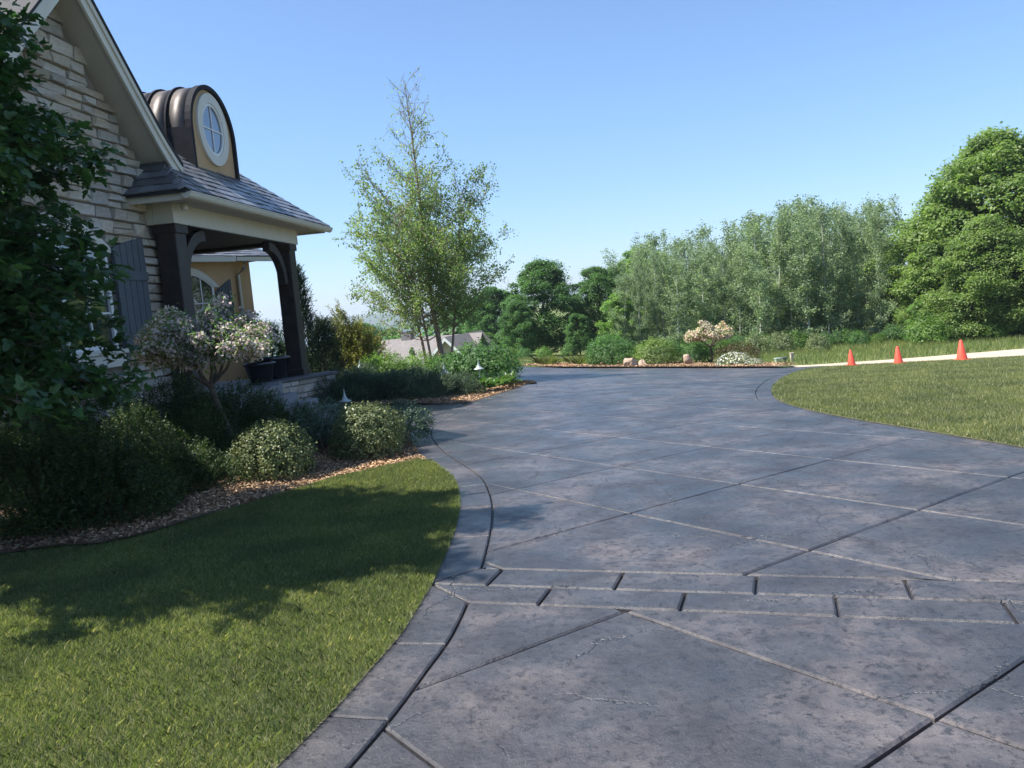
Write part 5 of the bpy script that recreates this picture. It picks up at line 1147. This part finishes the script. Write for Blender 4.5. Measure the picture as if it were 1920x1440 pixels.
lx = rg2.uniform(-3, 7, 16000); ly = rg2.uniform(30, 46, 16000); lp = np.stack([lx, ly], 1); lp = lp[~inpoly(lp, clean(BED3)) & (ly > 31.5-0.05*lx)]
stufft(blades('grass', lp, 0.09, 0.03, M['grass2'], 11, 0.5, -0.06, False), 'short grass behind the far bed', 'grass')
def chips(poly, dens, box, seed, size, dz, label, zf=None):
    p = scatter(clean(poly), dens, seed, box); rng = np.random.default_rng(seed+1); n = len(p); z = G(p[:, 0], p[:, 1])+dz+rng.uniform(0, 0.018, n)
    if zf is not None: z += np.array([zf(x, y) for x, y in p])
    T = rng.normal(0, 1, (n, 3))*np.array([1, 1, 0.35]); V, F = leafquads(rng, np.stack([p[:, 0], p[:, 1], z], 1), np.tile([0, 0, 1.0], (n, 1)), size, 0.36, 0.4, T); stufft(link('mulch_chips', npmesh('mulch_chips', V, F, M['chip'])), label, 'mulch')
chips(BED, 2600, (-4.5, -0.9, 6.3, 12.0), 20, 0.045, 0.002, 'wood chip mulch along the lawn edge of the house bed', lambda x, y: 0.05*sm((-1.6-x)/1.5))
chips(BED2, 700, (-3.5, 0.7, 15.5, 21.5), 22, 0.06, 0.008, 'wood chip mulch in the bed across the walkway', lambda x, y: 0.06*sm((-0.9-x+0.25*(y-16))/1.5))
chips(BED3, 260, (0.0, 8.5, 23.5, 32.5), 24, 0.09, 0.055, 'wood chip mulch of the bed across the drive')

# ---- far wood down the slope to the lake
def far_wood():
    rng = np.random.default_rng(77); C = []; 
    for _ in range(900):
        y = 70+330*rng.random()**1.6; x = rng.uniform(-0.48, -0.03)*y
        C.append((x, y, float(G(x, y)), rng.uniform(0.8, 1.25)))
    C = np.array(C); k = len(C); n = 260; I = np.repeat(np.arange(k), n); d = sph(rng, k*n); sc_ = C[I, 3][:, None]
    P = C[I, :3]+d*np.array([2.4, 2.4, 2.8])*sc_*rng.uniform(0.75, 1.05, (k*n, 1))+np.array([0, 0, 2.6])*sc_; V, F = leafquads(rng, P, d+np.array([0, 0, .6]), 0.42, 0.7, 0.4)
    stufft(link('woods', npmesh('woods', V, F, M['l_oak'])), 'distant woods on the slope down to the lake', 'woods')
far_wood()
# ---- hazy summer air
hz = MB().box(-4600, 2200, -300, 5000, -75, 60).build('haze', M['hill']); hz.data.materials.clear(); mh = bpy.data.materials.new('haze_air'); mh.use_nodes = True; th = mh.node_tree; th.nodes.clear()
pv = th.nodes.new('ShaderNodeVolumePrincipled'); pv.inputs['Color'].default_value = (0.80, 0.88, 1.0, 1); pv.inputs['Density'].default_value = 0.00028; pv.inputs['Anisotropy'].default_value = 0.2
ho = th.nodes.new('ShaderNodeOutputMaterial'); th.links.new(pv.outputs[0], ho.inputs['Volume']); hz.data.materials.append(mh); stufft(hz, 'pale blue haze over the lake and far hills', 'haze')
